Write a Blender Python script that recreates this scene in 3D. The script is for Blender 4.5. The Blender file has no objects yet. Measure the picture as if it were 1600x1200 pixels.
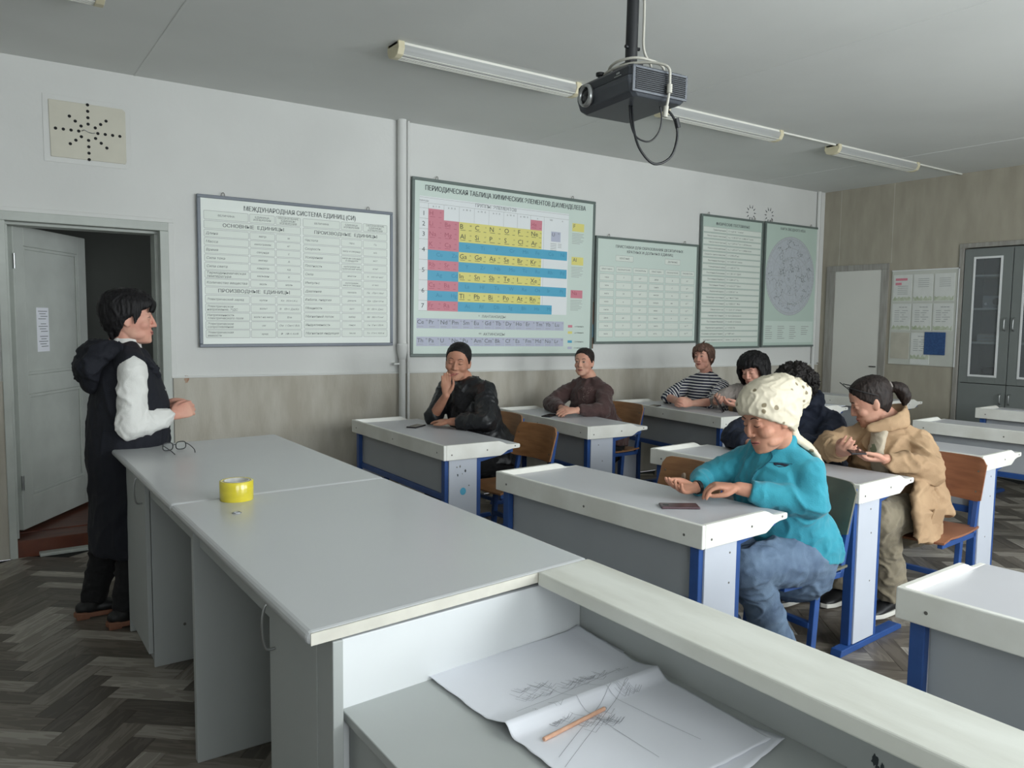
import bpy, math, random
from math import sin, cos, pi, radians as R
from mathutils import Vector, Matrix, noise
import numpy as np
random.seed(7)
S = bpy.context.scene
C = S.collection

# ---------------------------------------------------------------- camera
YAW, PIT, ROL = 0.60672613, -0.08165636, 0.01122071
fw = Vector((sin(YAW)*cos(PIT), cos(YAW)*cos(PIT), sin(PIT)))
r0 = Vector((cos(YAW), -sin(YAW), 0)); u0 = r0.cross(fw)
rt = r0*cos(ROL)+u0*sin(ROL); up = -r0*sin(ROL)+u0*cos(ROL)
cd = bpy.data.cameras.new('camera'); cam = bpy.data.objects.new('camera', cd); C.objects.link(cam)
cd.sensor_width = 36.0; cd.lens = 1221.59/1600*36; cd.clip_start = .02; cd.clip_end = 100
cam.matrix_world = Matrix(((rt.x, up.x, -fw.x, 0), (rt.y, up.y, -fw.y, 0), (rt.z, up.z, -fw.z, 1.45), (0, 0, 0, 1)))
S.camera = cam

# ---------------------------------------------------------------- light
w = bpy.data.worlds.new('World'); S.world = w; w.use_nodes = True
bg = w.node_tree.nodes['Background']; bg.inputs[0].default_value = (.90, .94, 1.0, 1); bg.inputs[1].default_value = 1.5
WINS = [(-.55, .95), (1.75, 3.75), (4.3, 6.3)]           # window openings in the right-hand wall (x0, x1)
WZ0, WZ1, WY = .95, 2.65, -1.0
for i, (a, b) in enumerate(WINS):
    ld = bpy.data.lights.new('window_daylight', 'AREA'); ld.shape = 'RECTANGLE'; ld.size = b-a; ld.size_y = WZ1-WZ0
    ld.energy = [54, 172, 150][i]; ld.color = (.975, .985, 1.0)
    lo = bpy.data.objects.new('window_daylight', ld); C.objects.link(lo)
    lo.location = ((a+b)/2, WY-.42, (WZ0+WZ1)/2); lo.rotation_euler = (R(90+5), 0, 0)
ld = bpy.data.lights.new('corridor_fill', 'AREA'); ld.shape = 'RECTANGLE'; ld.size = .8; ld.size_y = 1.2; ld.energy = 8; ld.color = (.9, .95, 1)  # added fill light that brightens the corridor
lo = bpy.data.objects.new('corridor_fill', ld); C.objects.link(lo); lo.location = (3.4, 6.5, 1.7); lo.rotation_euler = (R(90), 0, R(90))
S.view_settings.view_transform = 'Standard'; S.view_settings.look = 'None'
S.view_settings.gamma = 1; S.view_settings.use_curve_mapping = False
S.view_settings.exposure = -0.06

# ---------------------------------------------------------------- helpers
def lin(c):
    return tuple([(x/255/12.92 if x/255 <= .04045 else ((x/255+.055)/1.055)**2.4) for x in c])+(1,)
def newmat(name):
    m = bpy.data.materials.new(name); m.use_nodes = True
    nt = m.node_tree; b = nt.nodes['Principled BSDF']; return m, nt, b
def N(nt, t, **kw):
    n = nt.nodes.new(t)
    for k, v in kw.items():
        if k in n.inputs: n.inputs[k].default_value = v
        else: setattr(n, k, v)
    return n
def mat(name, col, rough=.5, metal=0, var=.06, vs=8, bump=0, bs=60, col2=None, stretch=(1, 1, 1), sheen=0, coat=0, spec=None, detail=4, emit=None):
    m, nt, b = newmat(name); L = nt.links
    b.inputs['Roughness'].default_value = rough; b.inputs['Metallic'].default_value = metal
    if spec is not None: b.inputs['Specular IOR Level'].default_value = spec
    if sheen: b.inputs['Sheen Weight'].default_value = sheen; b.inputs['Sheen Roughness'].default_value = .5
    if coat: b.inputs['Coat Weight'].default_value = coat; b.inputs['Coat Roughness'].default_value = .15
    c = lin(col); c2 = lin(col2) if col2 else tuple([x*(1-var*2.2) for x in c[:3]])+(1,)
    tc = N(nt, 'ShaderNodeTexCoord'); mp = N(nt, 'ShaderNodeMapping', Scale=stretch); L.new(tc.outputs['Object'], mp.inputs[0])
    nz = N(nt, 'ShaderNodeTexNoise', Scale=vs, Detail=detail); L.new(mp.outputs[0], nz.inputs['Vector'])
    rp = N(nt, 'ShaderNodeValToRGB'); rp.color_ramp.elements[0].position = .35; rp.color_ramp.elements[1].position = .65
    rp.color_ramp.elements[0].color = c2; rp.color_ramp.elements[1].color = c
    L.new(nz.outputs['Fac'], rp.inputs[0]); L.new(rp.outputs[0], b.inputs['Base Color'])
    if bump:
        n2 = N(nt, 'ShaderNodeTexNoise', Scale=bs, Detail=3); L.new(mp.outputs[0], n2.inputs['Vector'])
        bp = N(nt, 'ShaderNodeBump', Strength=bump, Distance=.004); L.new(n2.outputs['Fac'], bp.inputs['Height']); L.new(bp.outputs[0], b.inputs['Normal'])
    return m

M = {}
M['wall'] = mat('white_plaster', (216, 217, 214), .85, var=.03, vs=1.3, bump=.25, bs=25)
M['ceil'] = mat('ceiling_whitewash', (220, 222, 219), .9, var=.03, vs=1.1, bump=.15, bs=14)
M['paper'] = mat('beige_wallpaper', (188, 184, 173), .8, vs=5.5, col2=(170, 164, 151), stretch=(1.6, 1.6, .45), bump=.3, bs=60, detail=8)
M['paper2'] = mat('brown_wallpaper', (168, 162, 147), .8, vs=5.5, col2=(157, 151, 136), stretch=(1.6, 1.6, .45), bump=.3, bs=60, detail=8)
M['casing'] = mat('grey_casing', (160, 158, 152), .6, vs=9, col2=(140, 137, 130), stretch=(4, 4, .4))
M['paint'] = mat('old_white_paint', (184, 189, 183), .5, var=.05, vs=6, bump=.2, bs=20)
M['doorwhite'] = mat('white_door_paint', (214, 213, 206), .55, var=.02, vs=2)
M['brownfloor'] = mat('brown_floor_paint', (104, 52, 30), .35, vs=5, col2=(74, 34, 20), stretch=(1, 6, 1))
M['corr'] = mat('corridor_paint', (120, 124, 118), .8, var=.05, vs=2)
M['rim'] = mat('white_board_edge', (226, 226, 220), .5, vs=5, col2=(212, 211, 203), bump=.06, bs=90)
M['desktop'] = mat('grey_laminate', (192, 192, 196), .38, var=.02, vs=3)
M['panel'] = mat('pale_grey_laminate', (188, 193, 203), .5, var=.02, vs=3)
M['modesty'] = mat('grey_panel', (160, 164, 168), .55, var=.03, vs=3)
M['blue'] = mat('blue_enamel', (42, 78, 140), .4, var=.07, vs=14)
M['ply'] = mat('varnished_plywood', (156, 112, 74), .45, vs=7, col2=(134, 94, 60), stretch=(.5, 1, 6))
M['ply2'] = mat('redder_plywood', (146, 98, 72), .45, vs=7, col2=(128, 84, 62), stretch=(.5, 1, 6))
M['plygrey'] = mat('dull_olive_plywood', (112, 112, 98), .5, vs=6, col2=(98, 98, 86))
M['screw'] = mat('dull_screw', (118, 116, 110), .4, metal=.6)
M['ttop'] = mat('light_grey_table_laminate', (190, 192, 193), .26, var=.012, vs=2, bump=.03, bs=200)
M['tbody'] = mat('grey_cabinet_laminate', (172, 176, 174), .5, var=.02, vs=2)
M['tedge'] = mat('cream_edge', (206, 203, 192), .5, var=.04, vs=20)
M['wboard'] = mat('white_laminate', (222, 225, 226), .45, var=.015, vs=3)
M['ledge'] = mat('scuffed_white_board', (218, 219, 211), .55, vs=4, col2=(198, 198, 188), stretch=(3, .7, 1), bump=.05, bs=70, detail=8)
M['low'] = mat('grey_low_top', (178, 182, 180), .45, var=.015, vs=3)
M['steel'] = mat('brushed_steel', (170, 172, 172), .3, metal=.9, var=.02)
M['dark'] = mat('dark_gap', (22, 23, 24), .8, var=.02)
M['pframe'] = mat('grey_green_poster_frame', (104, 116, 112), .4, var=.04, vs=10)
M['pframe2'] = mat('grey_blue_poster_frame', (112, 120, 130), .4, var=.04, vs=10)
M['psheet'] = mat('poster_white', (228, 234, 228), .4, var=.008, vs=2)
M['psheet2'] = mat('poster_pale_green', (206, 220, 212), .4, var=.008, vs=2)
M['psheet3'] = mat('poster_green', (186, 204, 194), .4, var=.008, vs=2)
M['pcell'] = mat('poster_cell', (220, 227, 219), .45, var=.005)
M['pline'] = mat('poster_line_grey', (158, 162, 160), .6, var=.01)
M['ink'] = mat('poster_ink_grey', (98, 104, 104), .6, var=.01)
M['inkd'] = mat('poster_ink_dark', (56, 62, 66), .6, var=.01)
M['pwhite'] = mat('print_white', (228, 232, 233), .5, var=.005)
M['pred'] = mat('print_pink', (208, 132, 146), .5, var=.01)
M['predd'] = mat('print_dark_pink', (176, 92, 110), .5, var=.01)
M['pyel'] = mat('print_yellow', (224, 216, 128), .5, var=.01)
M['pblue'] = mat('print_blue', (84, 168, 200), .5, var=.01)
M['pblued'] = mat('print_dark_blue', (62, 142, 178), .5, var=.01)
M['plil'] = mat('print_lilac', (184, 188, 206), .5, var=.01)
M['pgreen'] = mat('print_leaf_green', (164, 174, 146), .6, vs=30, col2=(198, 204, 188))
M['lamp'] = mat('lamp_body_white', (222, 222, 214), .5, var=.02)
M['lampcap'] = mat('lamp_cream_cap', (214, 206, 176), .5, var=.04)
M['cable_w'] = mat('grey_white_cable', (176, 174, 164), .5, var=.02)
M['black'] = mat('black_plastic', (26, 28, 31), .4, var=.03)
M['proj'] = mat('grey_projector_shell', (66, 70, 76), .38, var=.03, vs=20)
M['projd'] = mat('dark_projector_band', (44, 48, 54), .35, var=.03, vs=20)
M['glassdk'] = mat('lens_glass', (14, 16, 20), .08, var=.01)
M['cab'] = mat('grey_cabinet_paint', (118, 123, 121), .5, var=.02, vs=3)
M['white'] = mat('white_trim', (222, 224, 224), .5, var=.01)
M['sheet'] = mat('white_paper', (232, 234, 241), .7, var=.008, vs=3)
M['pencil'] = mat('graphite_line', (150, 152, 158), .8, var=.02)
M['wood'] = mat('bare_pencil_wood', (224, 178, 150), .5, vs=30, col2=(206, 158, 130))
M['phone'] = mat('dark_phone', (34, 30, 34), .25, var=.02)
M['phoner'] = mat('maroon_phone_case', (72, 48, 54), .3, var=.03)
M['screen'] = mat('phone_glass', (20, 22, 26), .08, var=.01)
M['tape'] = mat('yellow_tape', (222, 206, 62), .22, vs=30, col2=(204, 188, 50), stretch=(.3, .3, 1), coat=.5)
M['tapecore'] = mat('tape_core_card', (214, 212, 206), .6, vs=60, col2=(188, 188, 186))
M['tubelight'] = mat('tube_white', (226, 228, 224), .3)
# translucent fluting, glass, pocket film
def glassy(name, tint, fac, rough=.05):
    m, nt, b = newmat(name); L = nt.links
    out = nt.nodes['Material Output']; tr = N(nt, 'ShaderNodeBsdfTransparent'); tr.inputs[0].default_value = tint
    mx = N(nt, 'ShaderNodeMixShader'); mx.inputs[0].default_value = fac
    b.inputs['Roughness'].default_value = rough; b.inputs['Base Color'].default_value = (.8, .82, .82, 1)
    L.new(tr.outputs[0], mx.inputs[1]); L.new(b.outputs[0], mx.inputs[2]); L.new(mx.outputs[0], out.inputs['Surface'])
    return m
M['pane'] = glassy('window_glass', (.96, .98, .98, 1), .06)
M['cabglass'] = glassy('cabinet_glass', (.75, .78, .8, 1), .10)
M['diffuser'] = glassy('ribbed_diffuser', (.62, .62, .60, 1), .40, .35)
M['lensclear'] = glassy('spectacle_lens', (.85, .87, .85, 1), .12)
# floor print: tone per plank, drawn grain
def floor_mat():
    m, nt, b = newmat('grey_oak_vinyl'); L = nt.links
    tc = N(nt, 'ShaderNodeTexCoord'); oi = N(nt, 'ShaderNodeObjectInfo'); ge = N(nt, 'ShaderNodeNewGeometry')
    ad = N(nt, 'ShaderNodeMath', operation='ADD'); L.new(oi.outputs['Random'], ad.inputs[0]); L.new(ge.outputs['Random Per Island'], ad.inputs[1])
    fr = N(nt, 'ShaderNodeMath', operation='FRACT'); L.new(ad.outputs[0], fr.inputs[0])
    uv = N(nt, 'ShaderNodeUVMap')
    of = N(nt, 'ShaderNodeVectorMath', operation='MULTIPLY_ADD'); L.new(fr.outputs[0], of.inputs[0]); of.inputs[1].default_value = (13, 7, 3); L.new(uv.outputs[0], of.inputs[2])
    mp = N(nt, 'ShaderNodeMapping', Scale=(2.2, 14, 1)); L.new(of.outputs[0], mp.inputs[0])
    nz = N(nt, 'ShaderNodeTexNoise', Scale=1.6, Detail=2, Distortion=.6); L.new(mp.outputs[0], nz.inputs['Vector'])
    mu = N(nt, 'ShaderNodeMath', operation='MULTIPLY'); mu.inputs[1].default_value = 26; L.new(nz.outputs['Fac'], mu.inputs[0])
    sn = N(nt, 'ShaderNodeMath', operation='SINE'); L.new(mu.outputs[0], sn.inputs[0])
    rp = N(nt, 'ShaderNodeValToRGB'); e = rp.color_ramp.elements
    e[0].position = 0; e[0].color = lin((92, 85, 77)); e[1].position = 1; e[1].color = lin((176, 170, 160))
    x = rp.color_ramp.elements.new(.55); x.color = lin((120, 112, 102))
    x = rp.color_ramp.elements.new(.3); x.color = lin((100, 93, 85))
    L.new(fr.outputs[0], rp.inputs[0])
    mx = N(nt, 'ShaderNodeMixRGB', blend_type='MULTIPLY'); L.new(rp.outputs[0], mx.inputs[1])
    r2 = N(nt, 'ShaderNodeValToRGB'); r2.color_ramp.elements[0].color = (.55, .53, .50, 1); r2.color_ramp.elements[0].position = .1; r2.color_ramp.elements[1].position = .5
    L.new(sn.outputs[0], r2.inputs[0]); L.new(r2.outputs[0], mx.inputs[2]); mx.inputs[0].default_value = .62
    L.new(mx.outputs[0], b.inputs['Base Color']); b.inputs['Roughness'].default_value = .38
    return m
M['floor'] = floor_mat()

class MB:
    """collects geometry; build() links it as one mesh object"""
    def __init__(s): s.v = []; s.f = []; s.m = []; s.s = []
    def add(s, vs, fs, mi=0, smooth=False):
        o = len(s.v); s.v += [tuple(q) for q in vs]
        for f in fs: s.f.append([o+i for i in f]); s.m.append(mi); s.s.append(smooth)
        return s
    def box(s, x0, x1, y0, y1, z0, z1, mi=0, mt=None):
        vs = [Vector((x, y, z)) for z in (z0, z1) for y in (y0, y1) for x in (x0, x1)]
        if mt: vs = [mt @ q for q in vs]
        return s.add(vs, [(0, 2, 3, 1), (4, 5, 7, 6), (0, 1, 5, 4), (2, 6, 7, 3), (0, 4, 6, 2), (1, 3, 7, 5)], mi)
    def prism(s, poly, f, mi=0):
        """poly: list of 2-D points; f(u,v,w) maps to 3-D with w in {0,1}"""
        n = len(poly); vs = [f(u, v, 0) for u, v in poly]+[f(u, v, 1) for u, v in poly]
        fs = [tuple(range(n))[::-1], tuple(range(n, 2*n))]+[(i, (i+1) % n, n+(i+1) % n, n+i) for i in range(n)]
        return s.add(vs, fs, mi)
    def cyl(s, a, b, r, n=16, r2=None, mi=0, caps=True):
        a = Vector(a); b = Vector(b); d = (b-a).normalized(); r2 = r if r2 is None else r2
        x = d.orthogonal().normalized(); y = d.cross(x)
        vs = [a+(x*cos(2*pi*i/n)+y*sin(2*pi*i/n))*r for i in range(n)]+[b+(x*cos(2*pi*i/n)+y*sin(2*pi*i/n))*r2 for i in range(n)]
        s.add(vs, [(i, (i+1) % n, n+(i+1) % n, n+i) for i in range(n)], mi, True)
        if caps: s.add(vs[:n], [tuple(range(n))[::-1]], mi); s.add(vs[n:], [tuple(range(n))], mi)
        return s
    def tube(s, pts, r, n=8, mi=0, k=6):
        pts = smooth_path([Vector(p) for p in pts], k); rr = r if hasattr(r, '__len__') else None
        m = len(pts); vs = []; prev = None
        for i, p in enumerate(pts):
            t = (pts[min(i+1, m-1)]-pts[max(i-1, 0)]).normalized()
            x = t.orthogonal().normalized() if prev is None else (prev-t*prev.dot(t)).normalized()
            prev = x; y = t.cross(x)
            q = r if rr is None else np.interp(i/(m-1)*(len(rr)-1), range(len(rr)), rr)
            vs += [p+(x*cos(2*pi*j/n)+y*sin(2*pi*j/n))*q for j in range(n)]
        fs = [(i*n+j, i*n+(j+1) % n, (i+1)*n+(j+1) % n, (i+1)*n+j) for i in range(m-1) for j in range(n)]
        fs += [tuple(range(n))[::-1], tuple(range((m-1)*n, m*n))]
        return s.add(vs, fs, mi, True)
    def lathe(s, prof, c=(0, 0, 0), n=32, mi=0, closed=False):
        vs = [(c[0]+r*cos(2*pi*i/n), c[1]+r*sin(2*pi*i/n), c[2]+z) for r, z in prof for i in range(n)]
        m = len(prof); fs = []
        for k in range(m if closed else m-1):
            for i in range(n):
                fs.append((k*n+i, k*n+(i+1) % n, ((k+1) % m)*n+(i+1) % n, ((k+1) % m)*n+i))
        return s.add(vs, fs, mi, True)
    def build(s, name, mats, parent=None, bevel=0, origin=None, seg=2):
        me = bpy.data.meshes.new(name)
        vs = s.v
        if origin is not None: vs = [(a-origin[0], b-origin[1], c-origin[2]) for a, b, c in vs]
        me.from_pydata(vs, [], s.f)
        for m in (mats if isinstance(mats, (list, tuple)) else [mats]): me.materials.append(M[m] if isinstance(m, str) else m)
        me.polygons.foreach_set('material_index', s.m); me.polygons.foreach_set('use_smooth', s.s); me.update()
        o = bpy.data.objects.new(name, me); C.objects.link(o)
        if parent: o.parent = parent
        if bevel:
            b = o.modifiers.new('bevel', 'BEVEL'); b.width = bevel; b.segments = seg; b.limit_method = 'ANGLE'; b.angle_limit = R(40)
        return o
def smooth_path(p, k=6):
    if len(p) < 3 or k < 2: return p
    out = []
    for i in range(len(p)-1):
        a = p[max(i-1, 0)]; b = p[i]; c = p[i+1]; d = p[min(i+2, len(p)-1)]
        for j in range(k):
            t = j/k; out.append(.5*((2*b)+(c-a)*t+(2*a-5*b+4*c-d)*t*t+(3*b-a-3*c+d)*t*t*t))
    out.append(p[-1]); return out
def tag(o, label, cat, group=None, kind=None):
    o['label'] = label; o['category'] = cat
    if group: o['group'] = group
    if kind: o['kind'] = kind
    return o
def thing(name, loc, rz=0, label=None, cat=None, group=None):
    o = bpy.data.objects.new(name, None); C.objects.link(o); o.location = loc; o.rotation_euler = (0, 0, rz); o.empty_display_size = .1
    if label: tag(o, label, cat, group)
    return o
def struct(o): o['kind'] = 'structure'; return o
def dup(o, parent=None):
    c = o.copy(); C.objects.link(c); c.parent = parent
    for ch in list(o.children): dup(ch, c)
    return c

# ================================================================ ROOM
X0, X1, Y0, Y1, CE = -1.9, 8.06, WY, 5.429, 2.93
# floor: bed + herringbone planks
fb = struct(MB().box(X0, X1+.4, Y0, Y1+.0, -.06, -.004).build('floor', 'dark'))
PW, PL = .085, .34
def plank_mesh():
    b = MB().box(-PL/2+.0008, PL/2-.0008, -PW/2+.0008, PW/2-.0008, -.006, 0)
    me = b.build('plank', 'floor').data
    return me
pm = plank_mesh(); bpy.data.objects.remove(bpy.data.objects['plank'])
def set_uv(me):
    uv = me.uv_layers.new(name='UVMap')
    for l in me.loops:
        c = me.vertices[l.vertex_index].co; uv.data[l.index].uv = (c.x, c.y)
set_uv(pm)
TH = R(50); ca, sa = cos(TH), sin(TH)
planks = []
# herringbone: columns of L-pairs; horizontal plank at (i) and vertical plank
for a in range(-90, 120):
    for b in range(-30, 45):
        # lattice vectors of the herringbone: (PW, PW) steps along the zigzag, (PL*1, -PL)…
        ox = a*PW+b*PL; oy = a*PW-b*PL
        for kind in (0, 1):
            if kind == 0: cx, cy, rz = ox+PL/2, oy+PW/2, 0
            else: cx, cy, rz = ox+PL+PW/2, oy-PL/2+PW+.0, pi/2
            if kind == 1: cx, cy = ox+PL+PW/2, oy+PW-PL/2
            wx = cx*ca-cy*sa; wy = cx*sa+cy*ca
            if X0+.02 < wx < X1-.05 and Y0+.02 < wy < Y1-.02: planks.append((wx, wy, rz+TH))
def vis(p):
    d = math.hypot(p[0], p[1]);
    v = Vector((p[0], p[1], -1.45)); z = v.dot(fw)
    if z <= .3: return 99
    px = 800+1221.6*v.dot(rt)/z; py = 600-1221.6*v.dot(up)/z
    if -60 < px < 1660 and py < 1260:
        if px > 190 and not (1180 < px < 1600 and py < 1160) : return 50+d
        return d
    return 90+d
planks.sort(key=vis)
def clipped(p): return not (X0+.22 < p[0] < X1-.22 and Y0+.22 < p[1] < Y1-.19)
npl = 0; rest = MB(); uvr = []
for p in planks:
    if npl < 290 and not clipped(p):
        o = bpy.data.objects.new('plank', pm); C.objects.link(o); o.parent = fb; o.location = (p[0], p[1], random.uniform(-.0006, 0)); o.rotation_euler = (0, 0, p[2]); npl += 1
    else:
        c, s_ = cos(p[2]), sin(p[2]); z = random.uniform(-.0006, 0)
        vs = []
        for zz in (-.006, 0):
            for sx, sy in ((-1, -1), (1, -1), (1, 1), (-1, 1)):
                x, y = sx*(PL/2-.0008), sy*(PW/2-.0008)
                X = min(max(p[0]+x*c-y*s_, X0), X1); Y = min(max(p[1]+x*s_+y*c, Y0), Y1-.001)
                vs.append((X, Y, zz+z)); uvr.append((x, y))
        rest.add(vs, [(4, 5, 6, 7), (0, 1, 5, 4), (1, 2, 6, 5), (2, 3, 7, 6), (3, 0, 4, 7)])
ro = rest.build('plank_field', 'floor', fb); ro['kind'] = 'stuff'
uvl = ro.data.uv_layers.new(name='UVMap')
for l in ro.data.loops: uvl.data[l.index].uv = uvr[l.vertex_index]

# ceiling slab and its seams
cl = struct(MB().box(X0-.3, X1+.4, Y0-.3, Y1+.3, CE, CE+.2).build('ceiling', 'ceil'))
sm = MB()
for x in (.9, 3.9, 6.9): sm.box(x-.006, x+.006, Y0, Y1, CE-.0025, CE+.01)
sm.build('seam', 'ceil', cl, bevel=.002)

# poster wall (wall_left): pieces round the doorway
DX0, DX1, DT = .185, 1.03, 1.995
b = MB(); b.box(X0, DX0, Y1, Y1+.22, 0, CE); b.box(DX1, X1+.4, Y1, Y1+.22, 0, CE); b.box(DX0, DX1, Y1, Y1+.22, DT, CE)
wl = struct(b.build('wall_left', 'wall'))
# wallpapered lower part, its top edge running a little downhill
b = MB()
def dz(x): return 1.052-(x-1.08)*.0106
b.prism([(1.08, 0), (X1, 0), (X1, dz(X1)), (1.08, dz(1.08))], lambda u, v, k: (u, Y1-.014*k, v))
b.prism([(X0, 0), (.168, 0), (.168, 1.06), (X0, 1.07)], lambda u, v, k: (u, Y1-.014*k, v))
b.build('dado', 'paper', wl, bevel=.003)
b = MB(); b.prism([(1.07, dz(1.07)-.004), (X1, dz(X1)-.004), (X1, dz(X1)+.008), (1.07, dz(1.07)+.008)], lambda u, v, k: (u, Y1-.02*k, v)); b.build('dado_edge', 'wall', wl, bevel=.003)
# chips in the paper
def blob(cx, cz, r, n=14, seed=1):
    rnd = random.Random(seed); return [(cx+r*rnd.uniform(.5, 1.15)*cos(2*pi*i/n)*.8, cz+r*rnd.uniform(.6, 1.2)*sin(2*pi*i/n)*1.3) for i in range(n)]
M['bare'] = mat('bare_plaster_patch', (158, 120, 96), .9, vs=30, col2=(186, 168, 150))
for (x, z, r_, sd) in ((6.78, .93, .034, 3), (1.16, 1.035, .022, 5)):
    MB().prism(blob(x, z, r_, seed=sd), lambda u, v, k: (u, Y1-.0148*(k), v)).build('bare_patch', 'bare', wl)

# door casing
b = MB()
b.box(DX1-.012, DX1+.04, Y1-.022, Y1+.06, 0, DT-.004); b.box(.150, DX0+.006, Y1-.022, Y1+.06, 0, DT-.004); b.box(.150, DX1+.04, Y1-.022, Y1+.06, DT-.004, DT+.05)
b.box(DX1-.03, DX1+.002, Y1+.06, Y1+.2, 0.1, DT-.02); b.box(DX0-.002, DX0+.02, Y1+.06, Y1+.2, 0.1, DT-.02); b.box(DX0, DX1, Y1+.06, Y1+.2, DT-.02, DT+.002)
struct(b.build('trim_1', 'paint', bevel=.004))
# plaster recess round the casing
b = MB(); b.box(DX1+.04, DX1+.075, Y1-.012, Y1+.01, 1.05, DT+.05); b.box(.11, DX1+.075, Y1-.012, Y1+.01, DT+.05, DT+.075)
struct(b.build('trim_2', M['wall'], bevel=.003))
# step up into the corridor
b = MB(); b.box(DX0-.03, DX1, Y1+.02, Y1+.23, -.02, .095); st = struct(b.build('trim_3', 'brownfloor', bevel=.004))
b = MB(); b.box(.30, DX1-.1, Y1-.05, Y1+.015, -.001, .02); b.build('nosing', M['paint'], st, bevel=.004)
# corridor shell
b = MB(); b.box(-1.2, 3.6, Y1+.22, 7.6, -.02, .10); cf = struct(b.build('floor_corridor', 'brownfloor'))
b = MB(); b.box(-1.2, 3.6, 7.55, 7.7, 0, 2.9); b.box(-1.3, -1.2, Y1+.2, 7.7, 0, 2.9); b.box(3.6, 3.7, Y1+.2, 7.7, 0, 2.9)
struct(b.build('wall_corridor', 'corr'))
struct(MB().box(-1.3, 3.7, Y1+.2, 7.7, 2.8, 2.95).build('ceiling_corridor', 'corr'))

# door leaf, swung out into the corridor
hx, hy = .217, 5.600; ex, ey = .675, 6.29
dw = math.hypot(ex-hx, ey-hy); dr = struct(thing('door_1', (hx, hy, .125), math.atan2(ey-hy, ex-hx)))
dh = 1.862
b = MB()
def frame(b, x0, x1, y0, y1, z0, z1, w_): b.box(x0, x0+w_, y0, y1, z0, z1); b.box(x1-w_, x1, y0, y1, z0, z1)
b.box(0, .105, -.02, .02, 0, dh); b.box(dw-.105, dw, -.02, .02, 0, dh)
for z0, z1 in ((0, .20), (.83, .95), (dh-.12, dh)): b.box(.105, dw-.105, -.02, .02, z0, z1)
b.build('leaf_frame', 'paint', dr, bevel=.004)
for z0, z1 in ((.20, .83), (.95, dh-.12)):
    p = MB().box(.10, dw-.10, -.008, .008, z0-.005, z1+.005).build('panel', 'paint', dr)
    q = MB()
    for sy in (-1, 1):
        y0, y1 = (sy*.008, sy*.018) if sy > 0 else (-.018, -.008)
        q.box(.105, .125, y0, y1, z0, z1); q.box(dw-.125, dw-.105, y0, y1, z0, z1); q.box(.125, dw-.125, y0, y1, z0, z0+.02); q.box(.125, dw-.125, y0, y1, z1-.02, z1)
    q.build('moulding', 'paint', p, bevel=.004)
nt_ = MB().box(.235, .365, -.0105, -.008, 1.09, 1.37).build('notice', 'sheet', dr)
b = MB()
for k in range(15):
    if k not in (4, 9): b.box(.25+.012*(k % 3), .35-.009*((k*2) % 4), -.0112, -.0105, 1.345-.016*k, 1.349-.016*k)
b.build('notice_print', 'ink', nt_)
MB().box(dw-.07, dw-.045, -.0225, -.018, .88, .935).build('keyhole', 'dark', dr, bevel=.002)
MB().box(dw-.002, dw+.002, -.014, .014, .82, .98).build('lock_plate', 'steel', dr)
for z in (.25, 1.6): MB().cyl((0, -.024, z), (0, -.024, z+.09), .008).build('hinge', 'steel', dr)

# far wall (wall_front) with an alcove for the cabinet and a second door
CY0, CY1, CZ = 2.955, 3.845, 2.20
b = MB(); b.box(X1, X1+.12, CY1, Y1+.22, 0, CE); b.box(X1, X1+.12, Y0-.3, CY0, 0, CE); b.box(X1, X1+.12, CY0, CY1, CZ, CE)
b.box(X1+.40, X1+.5, CY0-.2, CY1+.2, 0, CE)
wf = struct(b.build('wall_front', 'paper2'))
b = MB()
for y in (1.0, 2.0, 4.59, 5.2): b.box(X1-.0015, X1+.001, y-.004, y+.004, 0 if y < 3 else 2.1, CE)
b.build('paper_joint', 'paper', wf)
# casing of cabinet alcove and of door_2
b = MB(); b.box(X1-.015, X1+.01, CY1, CY1+.045, 0, CZ); b.box(X1-.015, X1+.01, CY0-.045, CY1+.045, CZ, CZ+.045); b.box(X1-.015, X1+.01, CY0-.045, CY0, 0, CZ)
struct(b.build('trim_4', 'casing', bevel=.003))
b = MB(); b.box(X1-.018, X1+.01, 5.226, 5.335, 0, 2.032); b.box(X1-.018, X1+.01, 4.605, 4.682, 0, 2.032); b.box(X1-.018, X1+.01, 4.605, 5.335, 2.032, 2.095)
struct(b.build('trim_5', 'casing', bevel=.003))
d2 = struct(MB().box(X1-.012, X1+.03, 4.682, 5.226, 0.01, 2.032).build('door_2', 'doorwhite', bevel=.003))
b = MB(); b.box(X1-.03, X1-.012, 4.70, 4.77, .985, .995); b.build('door_handle', 'dark', d2, bevel=.002)

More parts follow.
